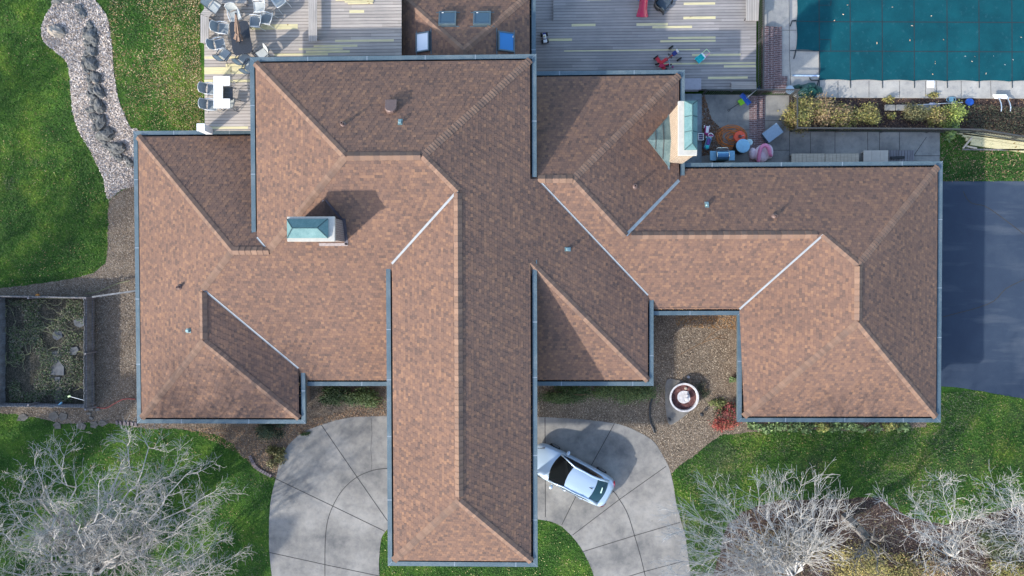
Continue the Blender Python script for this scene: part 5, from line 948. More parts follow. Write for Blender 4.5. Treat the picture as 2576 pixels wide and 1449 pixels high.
# ================================================================ car
def car():
    S = 1.08; c = g(1436, 1190, .4); t = thing('parked_car', 'silver-blue sedan parked half under the porch roof', 'car', (*c, .03), R(152.7))
    # stations x: (half width sill, mid, shoulder, z sill, z mid, z shoulder, z deck centre)
    ST = [(-2.36, .50, .56, .50, .42, .60, .80, .82), (-2.30, .66, .74, .64, .34, .60, .90, .94), (-2.10, .78, .85, .72, .26, .62, .99, 1.03), (-1.75, .84, .90, .76, .22, .64, 1.01, 1.05), (-1.2, .86, .915, .80, .20, .64, .99, 1.02), (-.3, .87, .92, .82, .19, .62, .95, .97), (.5, .87, .92, .82, .19, .62, .93, .96), (1.0, .86, .915, .80, .20, .62, .91, .97), (1.5, .84, .90, .74, .22, .62, .85, .92), (1.9, .80, .87, .66, .24, .58, .78, .85), (2.2, .70, .78, .56, .28, .54, .70, .76), (2.38, .52, .58, .42, .34, .50, .62, .66), (2.44, .30, .34, .25, .40, .50, .57, .59)]
    def sec(r_):
        x, w0, w1, w2, z0, z1, z2, z3 = r_; h = [(w0, z0), (w1 * .985, (z0 + z1) / 2), (w1, z1), ((w1 * .75 + w2 * .25), z1 + (z2 - z1) * .62), (w2, z2), (w2 * .6, z2 + (z3 - z2) * .75), (0, z3)]
        L = [(x, -a, b) for a, b in h] + [(x, a, b) for a, b in h[-2::-1]]; return [(p_[0] * S, p_[1] * S, p_[2] * S) for p_ in L]
    secs = [sec(r_) for r_ in ST]; MB().loft(secs, False, True).build('body', M['paint'], t, smooth=True)
    v3 = lambda *p_: tuple(q * S for q in p_)
    # greenhouse: roof panel, pillars and glass as one canopy of lofted arcs
    def arc(x, w, zb, zt, n=9): return [v3(x - .0, w * (k / (n - 1) * 2 - 1), zt - (zt - zb) * abs(k / (n - 1) * 2 - 1) ** 3.2) for k in range(n)]
    RO = [(.16, .60, 1.385, 1.43), (-.2, .62, 1.41, 1.465), (-.7, .61, 1.405, 1.46), (-1.28, .57, 1.33, 1.38)]
    ra = [arc(*q) for q in RO]
    # bow the leading edge forward
    ra[0] = [(p_[0] + .10 * S * (1 - (p_[1] / (.60 * S)) ** 2), p_[1], p_[2]) for p_ in ra[0]]; ra[-1] = [(p_[0] - .06 * S * (1 - (p_[1] / (.57 * S)) ** 2), p_[1], p_[2]) for p_ in ra[-1]]
    MB().loft(ra).loft([[(p_[0], p_[1], p_[2] - .03) for p_ in q] for q in ra[::-1]]).build('roof_panel', M['paint'], t, smooth=True)
    ws = [v3(1.02 + .17 * (1 - (k / 4 - 1) ** 2), .76 * (k / 4 - 1), .955 + .01 * (1 - (k / 4 - 1) ** 2)) for k in range(9)]
    MB().loft([[(p_[0] + .01, p_[1], p_[2] - .02) for p_ in ra[0]], [((a[0] + b[0]) / 2, (a[1] + b[1]) / 2, (a[2] + b[2]) / 2 + .035) for a, b in zip(ra[0], ws)], ws]).build('windscreen', M['carglass'], t, smooth=True)
    rw = [v3(-1.90 - .11 * (1 - (k / 4 - 1) ** 2), .64 * (k / 4 - 1), 1.045) for k in range(9)]
    MB().loft([rw, [((a[0] + b[0]) / 2, (a[1] + b[1]) / 2, (a[2] + b[2]) / 2 + .03) for a, b in zip(ra[-1], rw)], [(p_[0] - .01, p_[1] * .97, p_[2] - .015) for p_ in ra[-1]]]).build('rear_window', M['rearglass'], t, smooth=True)
    for s in (-1, 1):
        bl = [v3(x, s * w, z) for x, w, z in ((.98, .80, .955), (.5, .825, .96), (-.3, .825, .98), (-1.1, .80, 1.02), (-1.62, .72, 1.06))]
        tl = [v3(x, s * w, z) for x, w, z in ((.30, .635, 1.33), (-.0, .64, 1.385), (-.5, .64, 1.40), (-.95, .61, 1.37), (-1.30, .60, 1.27))]
        o = MB().loft([bl, tl]); o.loft([[(p_[0], p_[1] - s * .02, p_[2]) for p_ in tl], [(p_[0], p_[1] - s * .02, p_[2]) for p_ in bl]]); o.build('side_window', M['carglass'], t)
        MB().tube([v3(1.04, s * .79, .955), v3(.62, s * .72, 1.19), v3(.14, s * .62, 1.40), v3(-.4, s * .63, 1.435), v3(-.9, s * .61, 1.41), v3(-1.38, s * .62, 1.27), v3(-1.90, s * .69, 1.03)], [.05, .042, .05, .045, .05, .07, .09], 8).build('pillar', M['paint'], t, smooth=True)
        MB().tube([v3(1.0, s * .83, .945), v3(.3, s * .845, .955), v3(-.6, s * .84, .985), v3(-1.5, s * .77, 1.05)], .016, 5).build('window_trim', M['chrome'], t)
        for x in (.0, -.98): MB().tube([v3(x + .12, s * .90, .83), v3(x, s * .945, .835), v3(x - .12, s * .90, .84)], .018, 6).build('door_handle', M['chrome'], t)
        MB().blob(v3(.72, s * 1.03, .99), v3(.10, .14, .08), .05, 2, 10, 7).build('side_mirror', M['paint'], t, smooth=True)
        MB().loft([[v3(-2.32, s * .62, .74), v3(-2.32, s * .62, .90), v3(-2.18, s * .78, .97), v3(-2.18, s * .84, .76)], [v3(-2.38, s * .50, .72), v3(-2.37, s * .50, .88), v3(-2.30, s * .66, .93), v3(-2.30, s * .76, .74)]], True, True).build('tail_light', M['tail'], t)
        MB().loft([[v3(1.95, s * .74, .72), v3(1.95, s * .62, .82), v3(1.95, s * .80, .66)], [v3(2.28, s * .52, .62), v3(2.28, s * .42, .70), v3(2.28, s * .64, .56)]], True, True).build('headlight', M['lens'], t)
        for x in (1.42, -1.43):
            o = MB().lathe([(.20, -.11), (.31, -.11), (.335, -.08), (.335, .08), (.31, .11), (.20, .11)], v3(x, s * .845, .31), 20, Matrix.Rotation(R(90), 3, 'X')).build('wheel', M['rubber'], t)
            rm = MB(); 
            for k in range(10): a = 2 * math.pi * k / 10; rm.box(v3(x + .11 * math.cos(a), s * (.845 + .095), .31 + .11 * math.sin(a)), (.17, .03, .035), 0, 0, -a)
            rm.lathe([(.21, -.005), (.235, .005), (.21, .012)], v3(x, s * (.845 + .10), .31), 18, Matrix.Rotation(R(90), 3, 'X')); rm.build('rim', M['rimm'], o)
    MB().loft([[v3(-1.02, -.02, 1.41), v3(-1.02, .02, 1.41), v3(-1.02, 0, 1.42)], [v3(-1.22, -.035, 1.39), v3(-1.22, .035, 1.39), v3(-1.24, 0, 1.475)]], True, True).build('antenna_fin', M['black'], t)
    MB().box(v3(-1.66, -.10, 1.16), (.30, .34, .02), R(12), 0, R(30)).build('rear_shelf_paper', M['paper'], t)
    MB().tube([v3(1.15, .5, .985), v3(1.02, -.1, 1.02)], .01, 4).build('wiper', M['black'], t); MB().tube([v3(1.17, -.1, .985), v3(1.0, -.62, .99)], .01, 4).build('wiper', M['black'], t)
car()
# ================================================================ fountain court
solo('concrete_slab', MB().prism(smoothpoly([(-.85, 1.05), (-.4, 1.15), (.4, .9), (.8, .5), (.75, -.4), (.4, -.9), (-.5, -1.55), (-.8, -1.3), (-.92, 0)], 3), 0, .05), M['flag'], 'worn irregular concrete slab under the fountain', 'slab', g3(1712, 1002, .012))
fn = thing('fountain', 'round white-rimmed courtyard fountain with a small tiered spout', 'fountain', (*g(1720, 999, .35), .06))
MB().lathe([(.72, 0), (.78, .10), (.80, .34), (.86, .40), (.86, .46), (.77, .46), (.74, .38), (.74, .28)], (0, 0, 0), 40).build('basin_wall', M['fwhite'], fn); MB().lathe([(.73, .24), (.735, .29), (.02, .27)], (0, 0, 0), 36).build('basin_floor', M['basin'], fn)
sp_ = MB(); n = 24
sp_.lathe([(.10, .28), (.08, .40), (.21, .50), (.23, .55), (.15, .54), (.06, .52), (.05, .66), (.12, .70), (.10, .73), (.02, .74)], (.10, -.05, 0), 22); sp_.build('spout', M['fwhite'], fn)
MB().tube([(-.1, .3, .29), (.1, .36, .30), (.3, .30, .29)], .015, 5).build('pipe', M['white'], fn); MB().blob((.12, .52, .32), (.09, .08, .06), .2, 1).build('stone', M['rocktan'], fn)
solo('garden_hose', MB().tube(curve([g3(u, v, .06) for u, v in ((1645, 995), (1637, 1012), (1634, 1040), (1637, 1062), (1643, 1078), (1646, 1089))], 4), .06, 8), M['hose'], 'thick black drain hose curving over the mulch beside the drive', 'hose', (0, 0, 0))
for u, v, lb in ((1681, 1053, 'small dark garden spike light left of the pair below the fountain'), (1763, 1040, 'small dark garden spike light right of the pair below the fountain')):
    t = thing('garden_light', lb, 'garden light', g3(u, v, .0), 0, 'spike lights in the courtyard mulch'); MB().lathe([(.02, 0), (.03, .2), (.10, .22), (.12, .30), (.02, .34)], (0, 0, 0), 10).build('lamp_head', M['black'], t); MB().tube([(0, 0, -.05), (0, 0, .2)], .02, 6).build('spike', M['black'], t)
solo('white_stone', MB().blob((0, 0, .06), (.10, .08, .08), .3, 2), M['fwhite'], 'small white stone above the fountain rim', 'stone', g3(1731, 948, .0))
# ================================================================ river rocks
RK = [(185, 15, 45, 18), (300, 5, 45, 20), (370, 75, 35, 30), (405, 120, 25, 40), (465, 217, 32, 32), (423, 272, 22, 25), (460, 270, 20, 22), (492, 310, 45, 55), (425, 318, 22, 25), (450, 370, 32, 25), (510, 360, 28, 40), (435, 403, 25, 17), (490, 445, 38, 48), (438, 465, 25, 28), (425, 505, 22, 28), (485, 555, 48, 55), (413, 560, 20, 32), (437, 618, 22, 26), (475, 632, 18, 14), (525, 680, 40, 55), (465, 690, 26, 38), (480, 748, 25, 20), (467, 778, 17, 14), (495, 798, 24, 30), (548, 795, 38, 60), (450, 822, 18, 28), (495, 850, 30, 28), (490, 900, 28, 25), (560, 925, 42, 62), (450, 965, 24, 22), (490, 958, 28, 28), (515, 1015, 25, 32), (473, 1020, 20, 28), (510, 1063, 20, 22), (570, 1070, 40, 68), (515, 1120, 28, 32), (540, 1190, 25, 18), (610, 1185, 75, 50), (580, 1235, 30, 25), (645, 1265, 25, 22), (720, 1305, 60, 50), (600, 1280, 25, 22), (670, 1310, 45, 28), (675, 1355, 28, 24), (725, 1383, 35, 32), (785, 1390, 20, 25), (815, 1430, 35, 40)]
RK.sort(key=lambda q: q[1]); rmeshes = [MB().blob((0, 0, .25), (1, 1, .75), .42, k, 12, 8).mesh('river_rock', M['rock'], smooth=False) for k in range(7)]
ORD = ['first', 'second', 'third', 'fourth', 'fifth', 'sixth', 'seventh', 'eighth', 'ninth', 'tenth', 'eleventh', 'twelfth', 'thirteenth', 'fourteenth', 'fifteenth', 'sixteenth', 'seventeenth', 'eighteenth', 'nineteenth', 'twentieth', 'twenty-first', 'twenty-second', 'twenty-third', 'twenty-fourth', 'twenty-fifth', 'twenty-sixth']
cnt = {}
for k, (x, y, rx, ry) in enumerate(RK):
    sz = 'big' if rx * ry > 1700 else 'middling' if rx * ry > 600 else 'small'; cnt[sz] = cnt.get(sz, 0) + 1
    u, v = 94.3 + x / 3.49, y / 3.49; o = bpy.data.objects.new('river_rock', rmeshes[k % 7]); COL.objects.link(o); rr = rx / 3.49 / 42.5; r2_ = ry / 3.49 / 42.5
    o.location = gh(u, v); o.scale = (rr * 1.12, r2_ * 1.12, (rr + r2_) * .55); o.rotation_euler = (0, 0, R(random.uniform(-20, 20)))
    tag(o, '%s dark rock, %s of its size counting down the gravel path' % (sz, ORD[cnt[sz] - 1]), 'rock', 'rocks along the gravel path')
solo('boulder', MB().blob((0, 0, .18), (.42, .30, .36), .35, 11, 14, 9), M['rocktan'], 'single tan boulder alone on the white gravel', 'boulder', gh(146, 82), R(-15))
# ================================================================ fenced vegetable garden
def fence(a, b, h, label, mt, cap=True):
    a, b = Vector(a), Vector(b); L = (b - a).length; an = math.atan2((b - a).y, (b - a).x); t = thing('wooden_fence', label, 'fence', (a.x, a.y, 0), an)
    pb = MB(); n = int(L / .15)
    for k in range(n): pb.box((L * (k + .5) / n, random.uniform(-.012, .012), h / 2 + random.uniform(-.03, .02)), (L / n - .014, .024, h), 0, random.uniform(-.03, .03))
    pb.build('fence_boards', mt, t)
    for z in (.3, h - .2): MB().box((L / 2, .045, z), (L, .06, .09)).build('fence_rail', M['greywood'], t)
    m = max(2, int(L / 2.4) + 1)
    for k in range(m): MB().box((L * k / (m - 1), .10, h / 2), (.10, .10, h + .06)).build('fence_post', M['greywood'], t)
fw = plain('weathered_fence_wood', (.165, .17, .175), .9, 0, .4, 3)
fence(g(239, 748), g(239, 1022), 1.12, 'weathered board fence on the house side of the vegetable garden', fw)
fence(g(239, 747), g(-40, 742), 1.0, 'low weathered fence along the top of the vegetable garden', fw)
fence(g(14, 1020), g(14, 748), 1.12, 'weathered board fence cut by the left edge of the picture', fw)
fence(g(-40, 1014), g(239, 1018), 1.0, 'low weathered fence along the bottom of the vegetable garden', fw)
a, b = Vector(g3(232, 747, 1.0)), Vector(g3(345, 731, 1.0)); t = thing('fence_arm', 'single grey rail linking the garden fence to the house', 'rail', (a.x, a.y, 0)); MB().box(tuple((a + b) / 2), ((b - a).length, .10, .06), math.atan2((b - a).y, (b - a).x)).build('rail_beam', fw, t, world=True); MB().box((b.x - .5, b.y - .07, .5), (.09, .09, 1.0)).build('post', fw, t, world=True)
for pl, lb in [([(183, 901), (205, 896), (222, 912), (236, 922), (236, 944), (181, 943)], 'large pale angular stepping stone in the garden middle'), ([(188, 885), (214, 882), (218, 897), (187, 899)], 'small stone just above the large stepping stone'), ([(260, 893), (264, 874), (290, 872), (298, 880), (286, 892)], 'flat grey stone right of the large stepping stone'), ([(198, 949), (219, 948), (221, 968), (198, 969)], 'first small stone below the large stepping stone'),
  ([(199, 974), (226, 971), (228, 988), (202, 992)], 'second stone below the large stepping stone'), ([(197, 994), (228, 992), (226, 1012), (201, 1014)], 'lowest stepping stone by the bottom garden fence'), ([(188, 838), (204, 829), (226, 834), (230, 848), (206, 856), (190, 850)], 'round weedy stone left in the upper garden'), ([(276, 806), (302, 799), (324, 806), (326, 818), (300, 824), (280, 818)], 'leaf-strewn round stone near the upper right of the garden')]:
    pl = [(u * .6 + 20, v) for u, v in pl]; P = G(pl, .05); c = np.array(P).mean(0); solo('stepping_stone', MB().prism([(q[0] - c[0], q[1] - c[1]) for q in P[::-1]], 0, .06), M['flagd'], lb, 'stepping stone', (*c, .03), 0, 'stepping stones in the vegetable garden')
for k, (u, v, r_) in enumerate([(57, 1050, .34), (133, 1046, .36), (160, 1048, .34), (145, 1070, .30), (318, 1062, 0), (338, 1052, 0), (355, 1043, 0), (372, 1043, 0), (356, 1064, 0), (222, 1066, .3), (300, 1076, .35)][:4] + [(205, 1072, .30), (237, 1068, .32), (258, 1064, .26)]):
    P = [(r_ * math.cos(2 * math.pi * i / 5 + k) * random.uniform(.7, 1.25), r_ * math.sin(2 * math.pi * i / 5 + k) * random.uniform(.6, 1.0)) for i in range(5)]
    solo('flagstone', MB().prism(P, 0, .05), plain('tan_flagstone', (.13, .12, .105), .9, 0, .25, 5), ('leftmost', 'second from left', 'third from left', 'lower middle', 'fifth from left', 'sixth from left', 'rightmost')[k] + ' flat stone in the row below the garden fence', 'flagstone', g3(u * 1.0, v, .012), 0, 'flat stones below the garden fence')
lb_brick = ('nearest the fence corner', 'second from the fence corner', 'third from the fence corner', 'fourth from the fence corner')
for k, (u, v, a) in enumerate([(343, 541, 0)] * 0 + [(350, 1052, 5), (357, 1042, -10), (374, 1042, 8), (356, 1063, -30)]): u -= 8; solo('loose_brick', MB().bevbox((0, 0, .05), (.28, .16, .1), .015), M['flag'], 'loose grey brick, ' + lb_brick[k] + ' at the garden', 'brick', g3(u * .0 + 225 + (u - 342) * .9, v - 12, .012), R(a), 'loose bricks by the garden corner')
solo('red_hose', MB().tube(curve([g3(u, v, .05) for u, v in ((236, 1020), (248, 1026), (268, 1026), (290, 1014), (312, 1004), (340, 1004))], 4), .03, 6), M['redhose'], 'thin red hose snaking across the mulch to the house', 'hose')
solo('pumpkin', MB().blob((0, 0, .10), (.14, .13, .11), .08, 4, 12, 8), plain('pumpkin_orange', (.60, .22, .03), .5), 'small orange pumpkin on the top garden fence line', 'pumpkin', g3(97, 744, .0), smooth=True)
tl_ = thing('garden_tool', 'white-handled tool leaning in the bottom corner of the garden', 'garden tool', g3(165, 1012, .1)); a, b = Vector(g3(174, 997, .9)), Vector(g3(212, 1007, .9)); MB().tube([a, b], .016, 6).build('handle', M['white'], tl_, world=True); MB().bevbox(tuple(a), (.18, .10, .03), .01, .3).build('tool_head', M['limeg'], tl_, world=True)
tl_ = thing('sprayer', 'blue and white hand sprayer by the bottom garden fence', 'sprayer', g3(151, 1018, .1)); a, b = Vector(g3(144, 1023, .7)), Vector(g3(156, 1012, .7)); MB().tube([a, b], .06, 8).build('tank', M['skyb'], tl_, world=True); MB().tube([b, b + (b - a) * .4], .03, 6).build('nozzle', M['black'], tl_, world=True)
# curved brick edging beside the drive
EG = curve([(629, 1145), (636, 1160), (645, 1174), (657, 1183), (672, 1191), (686, 1198)], 5)
for k in range(0, len(EG) - 1, 2):
    a, b = Vector(g3(*EG[k], .01)), Vector(g3(*EG[min(k + 2, len(EG) - 1)], .01)); i = k // 2
    solo('edging_brick', MB().bevbox((0, 0, .05), ((b - a).length - .02, .20, .12), .02), plain('mauve_edging_brick', (.17, .14, .145), .9, 0, .2), ORD[i] + ' brick from the top of the curved lawn edging', 'brick', tuple((a + b) / 2), math.atan2((b - a).y, (b - a).x), 'bricks of the curved lawn edging')
for k in range(6):
    u = 295 + k * 9.5; solo('edging_brick', MB().bevbox((0, 0, .04), (.14, .26, .10), .02), plain('mauve_edging_brick', (.17, .14, .145)), ORD[k] + ' brick from the left in the short row below the left gable', 'brick', g3(u, 1063 + k * .8, .01), R(random.uniform(-8, 8)), 'bricks below the left gable')
# ================================================================ vegetation
RG = np.random.RandomState(11)
def segs_to_quads(S, n):
    A, B, ra, rb = (np.array(q) for q in zip(*S)); D = B - A; D /= np.linalg.norm(D, axis=1)[:, None] + 1e-9; ref = np.where(np.abs(D[:, 2:3]) < .9, [[0, 0, 1.]], [[1., 0, 0]])
    U = np.cross(D, ref); U /= np.linalg.norm(U, axis=1)[:, None]; W = np.cross(D, U); out = []
    for k in range(n):
        a0, a1 = 2 * np.pi * k / n, 2 * np.pi * (k + 1) / n; o0 = U * np.cos(a0) + W * np.sin(a0); o1 = U * np.cos(a1) + W * np.sin(a1)
        out.append(np.stack([A + o0 * ra[:, None], A + o1 * ra[:, None], B + o1 * rb[:, None], B + o0 * rb[:, None]], 1))
    return np.concatenate(out)
def rnd(v, s): return v + RG.normal(0, s, 3)
def unit(v): return v / (np.linalg.norm(v) + 1e-9)
def branch(out, p, d, L, r, depth, P):
    n = max(2, int(round(L / P['step']))); st = L / n; pts = [p]
    for i in range(n):
        d = unit(rnd(d, P['wig']) + np.array([0, 0, P['up']])); q = p + d * st; r1 = r * (1 - .75 * (i + 1) / n) if depth else r * (1 - .6 * (i + 1) / n)
        r0 = r * (1 - (.75 if depth else .6) * i / n); out.append((p, q, max(r0, P['rmin']), max(r1, P['rmin'] * .8))); p = q
        if depth < P['max'] and (i > 0 or depth > 0):
            for _ in range(P['kids'] if RG.rand() < .85 else 1):
                ax = unit(np.cross(d, RG.normal(0, 1, 3))); an = R(RG.uniform(*P['ang'])); dd = unit(d * math.cos(an) + ax * math.sin(an)); f = (i + 1) / n
                LL = L * RG.uniform(.34, .58) * (1.15 - .45 * f)
                if LL > P['lmin']: branch(out, p, dd, LL, r1 * .62 + P['rmin'] * .2, depth + 1, P)
def tree(name, label, base, crotch, tips, r0, P, bark, group=None, bz=0.):
    t = thing(name, label, 'tree', (base[0], base[1], bz), 0, group); c = np.array(crotch, float); b = np.array([base[0], base[1], bz]); S = []
    n = 5; prev = b
    for k in range(n):
        f = (k + 1) / n; q = b + (c - b) * f + RG.normal(0, .05, 3) * (f < 1); S.append((prev, q, r0 * (1.25 - .3 * k / n), r0 * (1.25 - .3 * f))); prev = q
    for tp in tips:
        tp = np.array(tp, float); L = np.linalg.norm(tp - c); n = max(5, int(L / .8)); p_ = c; rr = r0 * .40 * (L / 8) ** .5
        for k in range(n):
            f = (k + 1) / n; arch = np.array([0, 0, P['arch'] * L * math.sin(math.pi * f)]); q = c + (tp - c) * f + arch + RG.normal(0, P['lwig'] * L / n, 3) * (f < 1)
            ra, rb = rr * (1 - .82 * k / n), rr * (1 - .82 * f); S.append((p_, q, max(ra, P['rmin'] * 1.5), max(rb, P['rmin'] * 1.2))); d = unit(q - p_); p_ = q
            if f > P['bare']:
                for _ in range(P['lk']):
                    ax = unit(np.cross(d, RG.normal(0, 1, 3))); an = R(RG.uniform(*P['ang'])); dd = unit(d * math.cos(an) + ax * math.sin(an)); branch(S, q, dd, P['len'] * RG.uniform(.6, 1.1) * (1.1 - .35 * f), rb * .7, 1, P)
        branch(S, p_, unit(tp - c), P['len'] * .6, P['rmin'] * 2, 1, P)
    off = np.array([base[0], base[1], bz]); S = [(a - off, b_ - off, q, w_) for a, b_, q, w_ in S]
    big = [s for s in S if s[2] > .045]; sm = [s for s in S if s[2] <= .045]
    for nm, ss, k in (('trunk', big, 6), ('crown', sm, 3)):
        if ss: V = segs_to_quads(ss, k); quadmesh(nm, V, np.full((len(V), 3), .4), bark, t)
    return t
PT = lambda l: [(*g(u, v, z), z) for u, v, z in l]
PB = dict(step=.32, wig=.20, up=.03, kids=2, ang=(28, 62), lmin=.22, rmin=.0070, max=4, arch=.06, lwig=.26, bare=.25, lk=2, len=2.0)
tree('bare_tree', 'large bare grey tree filling the bottom left corner of the lawn', g(300, 1405), (*g(232, 1436, 2.8), 2.8), PT([(232 + (u - 232) * .92, 1440 + (v - 1440) * .93, z) for u, v, z in [(75, 1150, 7.5), (155, 1125, 8), (335, 1085, 8), (400, 1105, 7.5), (465, 1140, 7), (520, 1170, 6.5), (560, 1225, 6), (545, 1265, 5.5), (525, 1310, 5), (5, 1260, 8), (45, 1195, 8), (-30, 1330, 8.5), (-30, 1420, 8), (250, 1200, 9), (120, 1260, 9), (310, 1270, 8), (200, 1310, 8.5), (390, 1230, 7), (90, 1380, 8.5), (400, 1330, 5.5)]]), .22, PB, M['bark'])
PB2 = dict(PB, lk=2, len=1.6)
tree('bare_tree', 'smaller bare grey tree at the bottom edge, right of the large one', g(425, 1500), (*g(400, 1492, 1.6), 1.6), PT([(535, 1345, 5), (555, 1360, 5), (470, 1340, 5.5), (590, 1400, 4.5), (430, 1370, 6), (360, 1420, 6), (500, 1420, 5), (560, 1440, 4)]), .13, PB2, M['bark'])
PW = dict(step=.34, wig=.11, up=.04, kids=1, ang=(16, 38), lmin=.26, rmin=.0072, max=3, arch=.05, lwig=.13, bare=.15, lk=4, len=1.9)
tree('bare_tree', 'silvery many-stemmed bare tree fanning up from the bottom edge of the bed', g(1985, 1430), (*g(2000, 1443, .8), .8), PT([(1712, 1288, 5.5), (1725, 1335, 5.5), (1792, 1238, 6), (1820, 1290, 5.8), (1888, 1245, 6.5), (1932, 1220, 6.5), (1966, 1215, 6.5), (2015, 1222, 6.3), (2050, 1222, 6), (2110, 1262, 5.5), (1706, 1345, 5), (1715, 1412, 4.6), (1705, 1446, 4.2), (2130, 1300, 5), (1770, 1390, 4.8), (1850, 1340, 5.8), (1760, 1440, 4), (2060, 1300, 6)]), .13, PW, M['barkw'])
tree('bare_tree', 'bare tree with thick leaning grey trunk rising out of the dark bed behind yellow bushes', g(2126, 1300), (*g(2186, 1358, 2.6), 2.6), PT([(2150, 1330, 5), (2205, 1325, 5.5), (2240, 1345, 6), (2150, 1420, 6), (2255, 1420, 6.5), (2210, 1440, 7), (2170, 1380, 6)]), .24, dict(PW, lk=1, len=1.4), M['barkd'])
PC = dict(PB, step=.3, wig=.14, ang=(28, 55), lk=2, len=1.45, max=3, rmin=.0068, lwig=.18)
tree('bare_tree', 'pale bare tree with forked crown standing alone over the dark bed', g(2378, 1385), (*g(2402, 1400, 1.8), 1.8), PT([(2364, 1205, 6.5), (2392, 1215, 6), (2295, 1250, 6), (2228, 1262, 5.5), (2440, 1262, 5.5), (2450, 1310, 5), (2285, 1335, 5), (2452, 1352, 4.5), (2330, 1300, 6), (2390, 1290, 6), (2330, 1425, 4.5), (2430, 1420, 4)]), .12, PC, M['barkw'])
tree('bare_tree', 'pale bare tree cut off by the right edge of the picture', g(2590, 1380), (*g(2618, 1392, 2.0), 2.0), PT([(2478, 1225, 5.5), (2502, 1220, 6), (2535, 1228, 6.5), (2562, 1235, 6.5), (2472, 1292, 5), (2484, 1332, 4.5), (2505, 1362, 4.5), (2560, 1300, 6), (2600, 1260, 7), (2520, 1420, 4)]), .12, PC, M['barkw'])
# trees standing just outside the picture whose shadows stripe the lawns
PX = dict(step=.6, wig=.15, up=.05, kids=2, ang=(25, 55), lmin=.5, rmin=.02, max=3, arch=.04, lwig=.2, bare=.3, lk=2, len=2.6)
for (x, y, hh), lb in zip([(-44, -8, 13), (-41, 3, 12), (-47, -19, 14), (-43, 15, 12)], ('bare tree just outside the left edge, level with the garden', 'bare tree outside the left edge, level with the big lawn', 'bare tree outside the lower left corner', 'bare tree outside the upper left corner')):
    z0 = float(hgt(x, y)); tree('bare_tree', lb, (x, y), (x + .3, y, z0 + hh * .35), [(x + RG.normal(0, 2.6), y + RG.normal(0, 2.6), z0 + hh * RG.uniform(.7, 1.0)) for _ in range(8)], .24, PX, M['bark'], None, z0)
def conifer(x, y, h, lb, seed):
    rg = np.random.RandomState(seed); z0 = float(hgt(x, y)); t = thing('evergreen_tree', lb, 'tree', (x, y, z0)); n = 8000; f = rg.rand(n) ** .8; a = rg.uniform(0, 2 * np.pi, n); rr = np.sqrt(1 - f) * h * .27 * (.55 + .45 * rg.rand(n)) * (1 + .2 * np.sin(a * 5 + f * 30)); p_ = np.stack([rr * np.cos(a), rr * np.sin(a), .8 + f * (h - .8)], 1)
    l = rg.uniform(.18, .40, n); u = np.stack([np.cos(a), np.sin(a), -.35 + 0 * a], 1) * l[:, None]; v = np.stack([-np.sin(a), np.cos(a), rg.normal(0, .5, n)], 1) * (l * .5)[:, None]
    quadmesh('crown', np.stack([p_ - u, p_ - v, p_ + u, p_ + v], 1), np.array([(.022, .04, .018), (.035, .06, .025), (.05, .075, .03)])[rg.randint(0, 3, n)], M['foliage'], t); MB().tube([(0, 0, 0), (0, 0, h * .9)], [.22, .03], 8).build('trunk', M['barkd'], t)
for k, (x, y, h, lb) in enumerate([(-36, -25, 11.5, 'tall evergreen outside the bottom left corner, nearest of the evergreens there'), (-30.5, -27.5, 11, 'evergreen below the bottom edge, rightmost of the evergreens there'), (-41, -20, 12, 'tallest evergreen outside the left edge, below the garden level'), (-46, -14.5, 12.5, 'evergreen outside the left edge, level with the garden')]): conifer(x, y, h, lb, k + 2)
def leafcloud(c, r, n, ls, pal, clumps=12, flat=.5, seed=1, shell=.35):
    rg = np.random.RandomState(seed); d = rg.normal(0, 1, (clumps, 3)); d[:, 2] = np.abs(d[:, 2]) * .9; d /= np.linalg.norm(d, axis=1)[:, None]; cc = d * rg.uniform(.35, .85, (clumps, 1))
    k = rg.randint(0, clumps, n); p_ = cc[k] + rg.normal(0, .20, (n, 3)); p_[:, 2] = np.abs(p_[:, 2]); p_ = p_ * np.array(r) + np.array(c)
    a = rg.uniform(0, 2 * np.pi, n); t = rg.normal(0, flat, n); b = rg.normal(0, flat, n); l = rg.uniform(ls * .6, ls * 1.2, n) / 2; w_ = l * rg.uniform(.45, .7, n)
    u = np.stack([np.cos(a) * np.cos(t), np.sin(a) * np.cos(t), np.sin(t)], 1); v = np.stack([-np.sin(a) * np.cos(b), np.cos(a) * np.cos(b), np.sin(b)], 1)
    V = np.stack([p_ - u * l[:, None], p_ - v * w_[:, None], p_ + u * l[:, None], p_ + v * w_[:, None]], 1); pk = rg.randint(0, len(pal), clumps)
    sel = np.where(rg.rand(n) < .6, pk[k], rg.randint(0, len(pal), n)); return V, np.array(pal)[sel] * rg.uniform(.7, 1.3, (n, 1))
_vs = [0]
def shrub(name, label, u, v, r, n, ls, pal, cat='shrub', group=None, clumps=12, flat=.6, z=0., stems=9):
    _vs[0] += 1; x, y = g(u, v, z + r[2] * .5); t = thing(name, label, cat, (x, y, z), 0, group); V, c = leafcloud((0, 0, .05), r, n, ls, pal, clumps, flat, _vs[0]); quadmesh('foliage', V, c, M['foliage'], t)
    if stems:
        sm = MB(); rg = random.Random(_vs[0])
        for _ in range(stems): a = rg.uniform(0, 6.28); q = rg.uniform(.3, .85); sm.tube([(0, 0, 0), (r[0] * q * .5 * math.cos(a), r[1] * q * .5 * math.sin(a), r[2] * .45), (r[0] * q * math.cos(a), r[1] * q * math.sin(a), r[2] * .8)], [.03, .02, .008], 4)
        sm.build('stems', M['stem'], t)
    return t
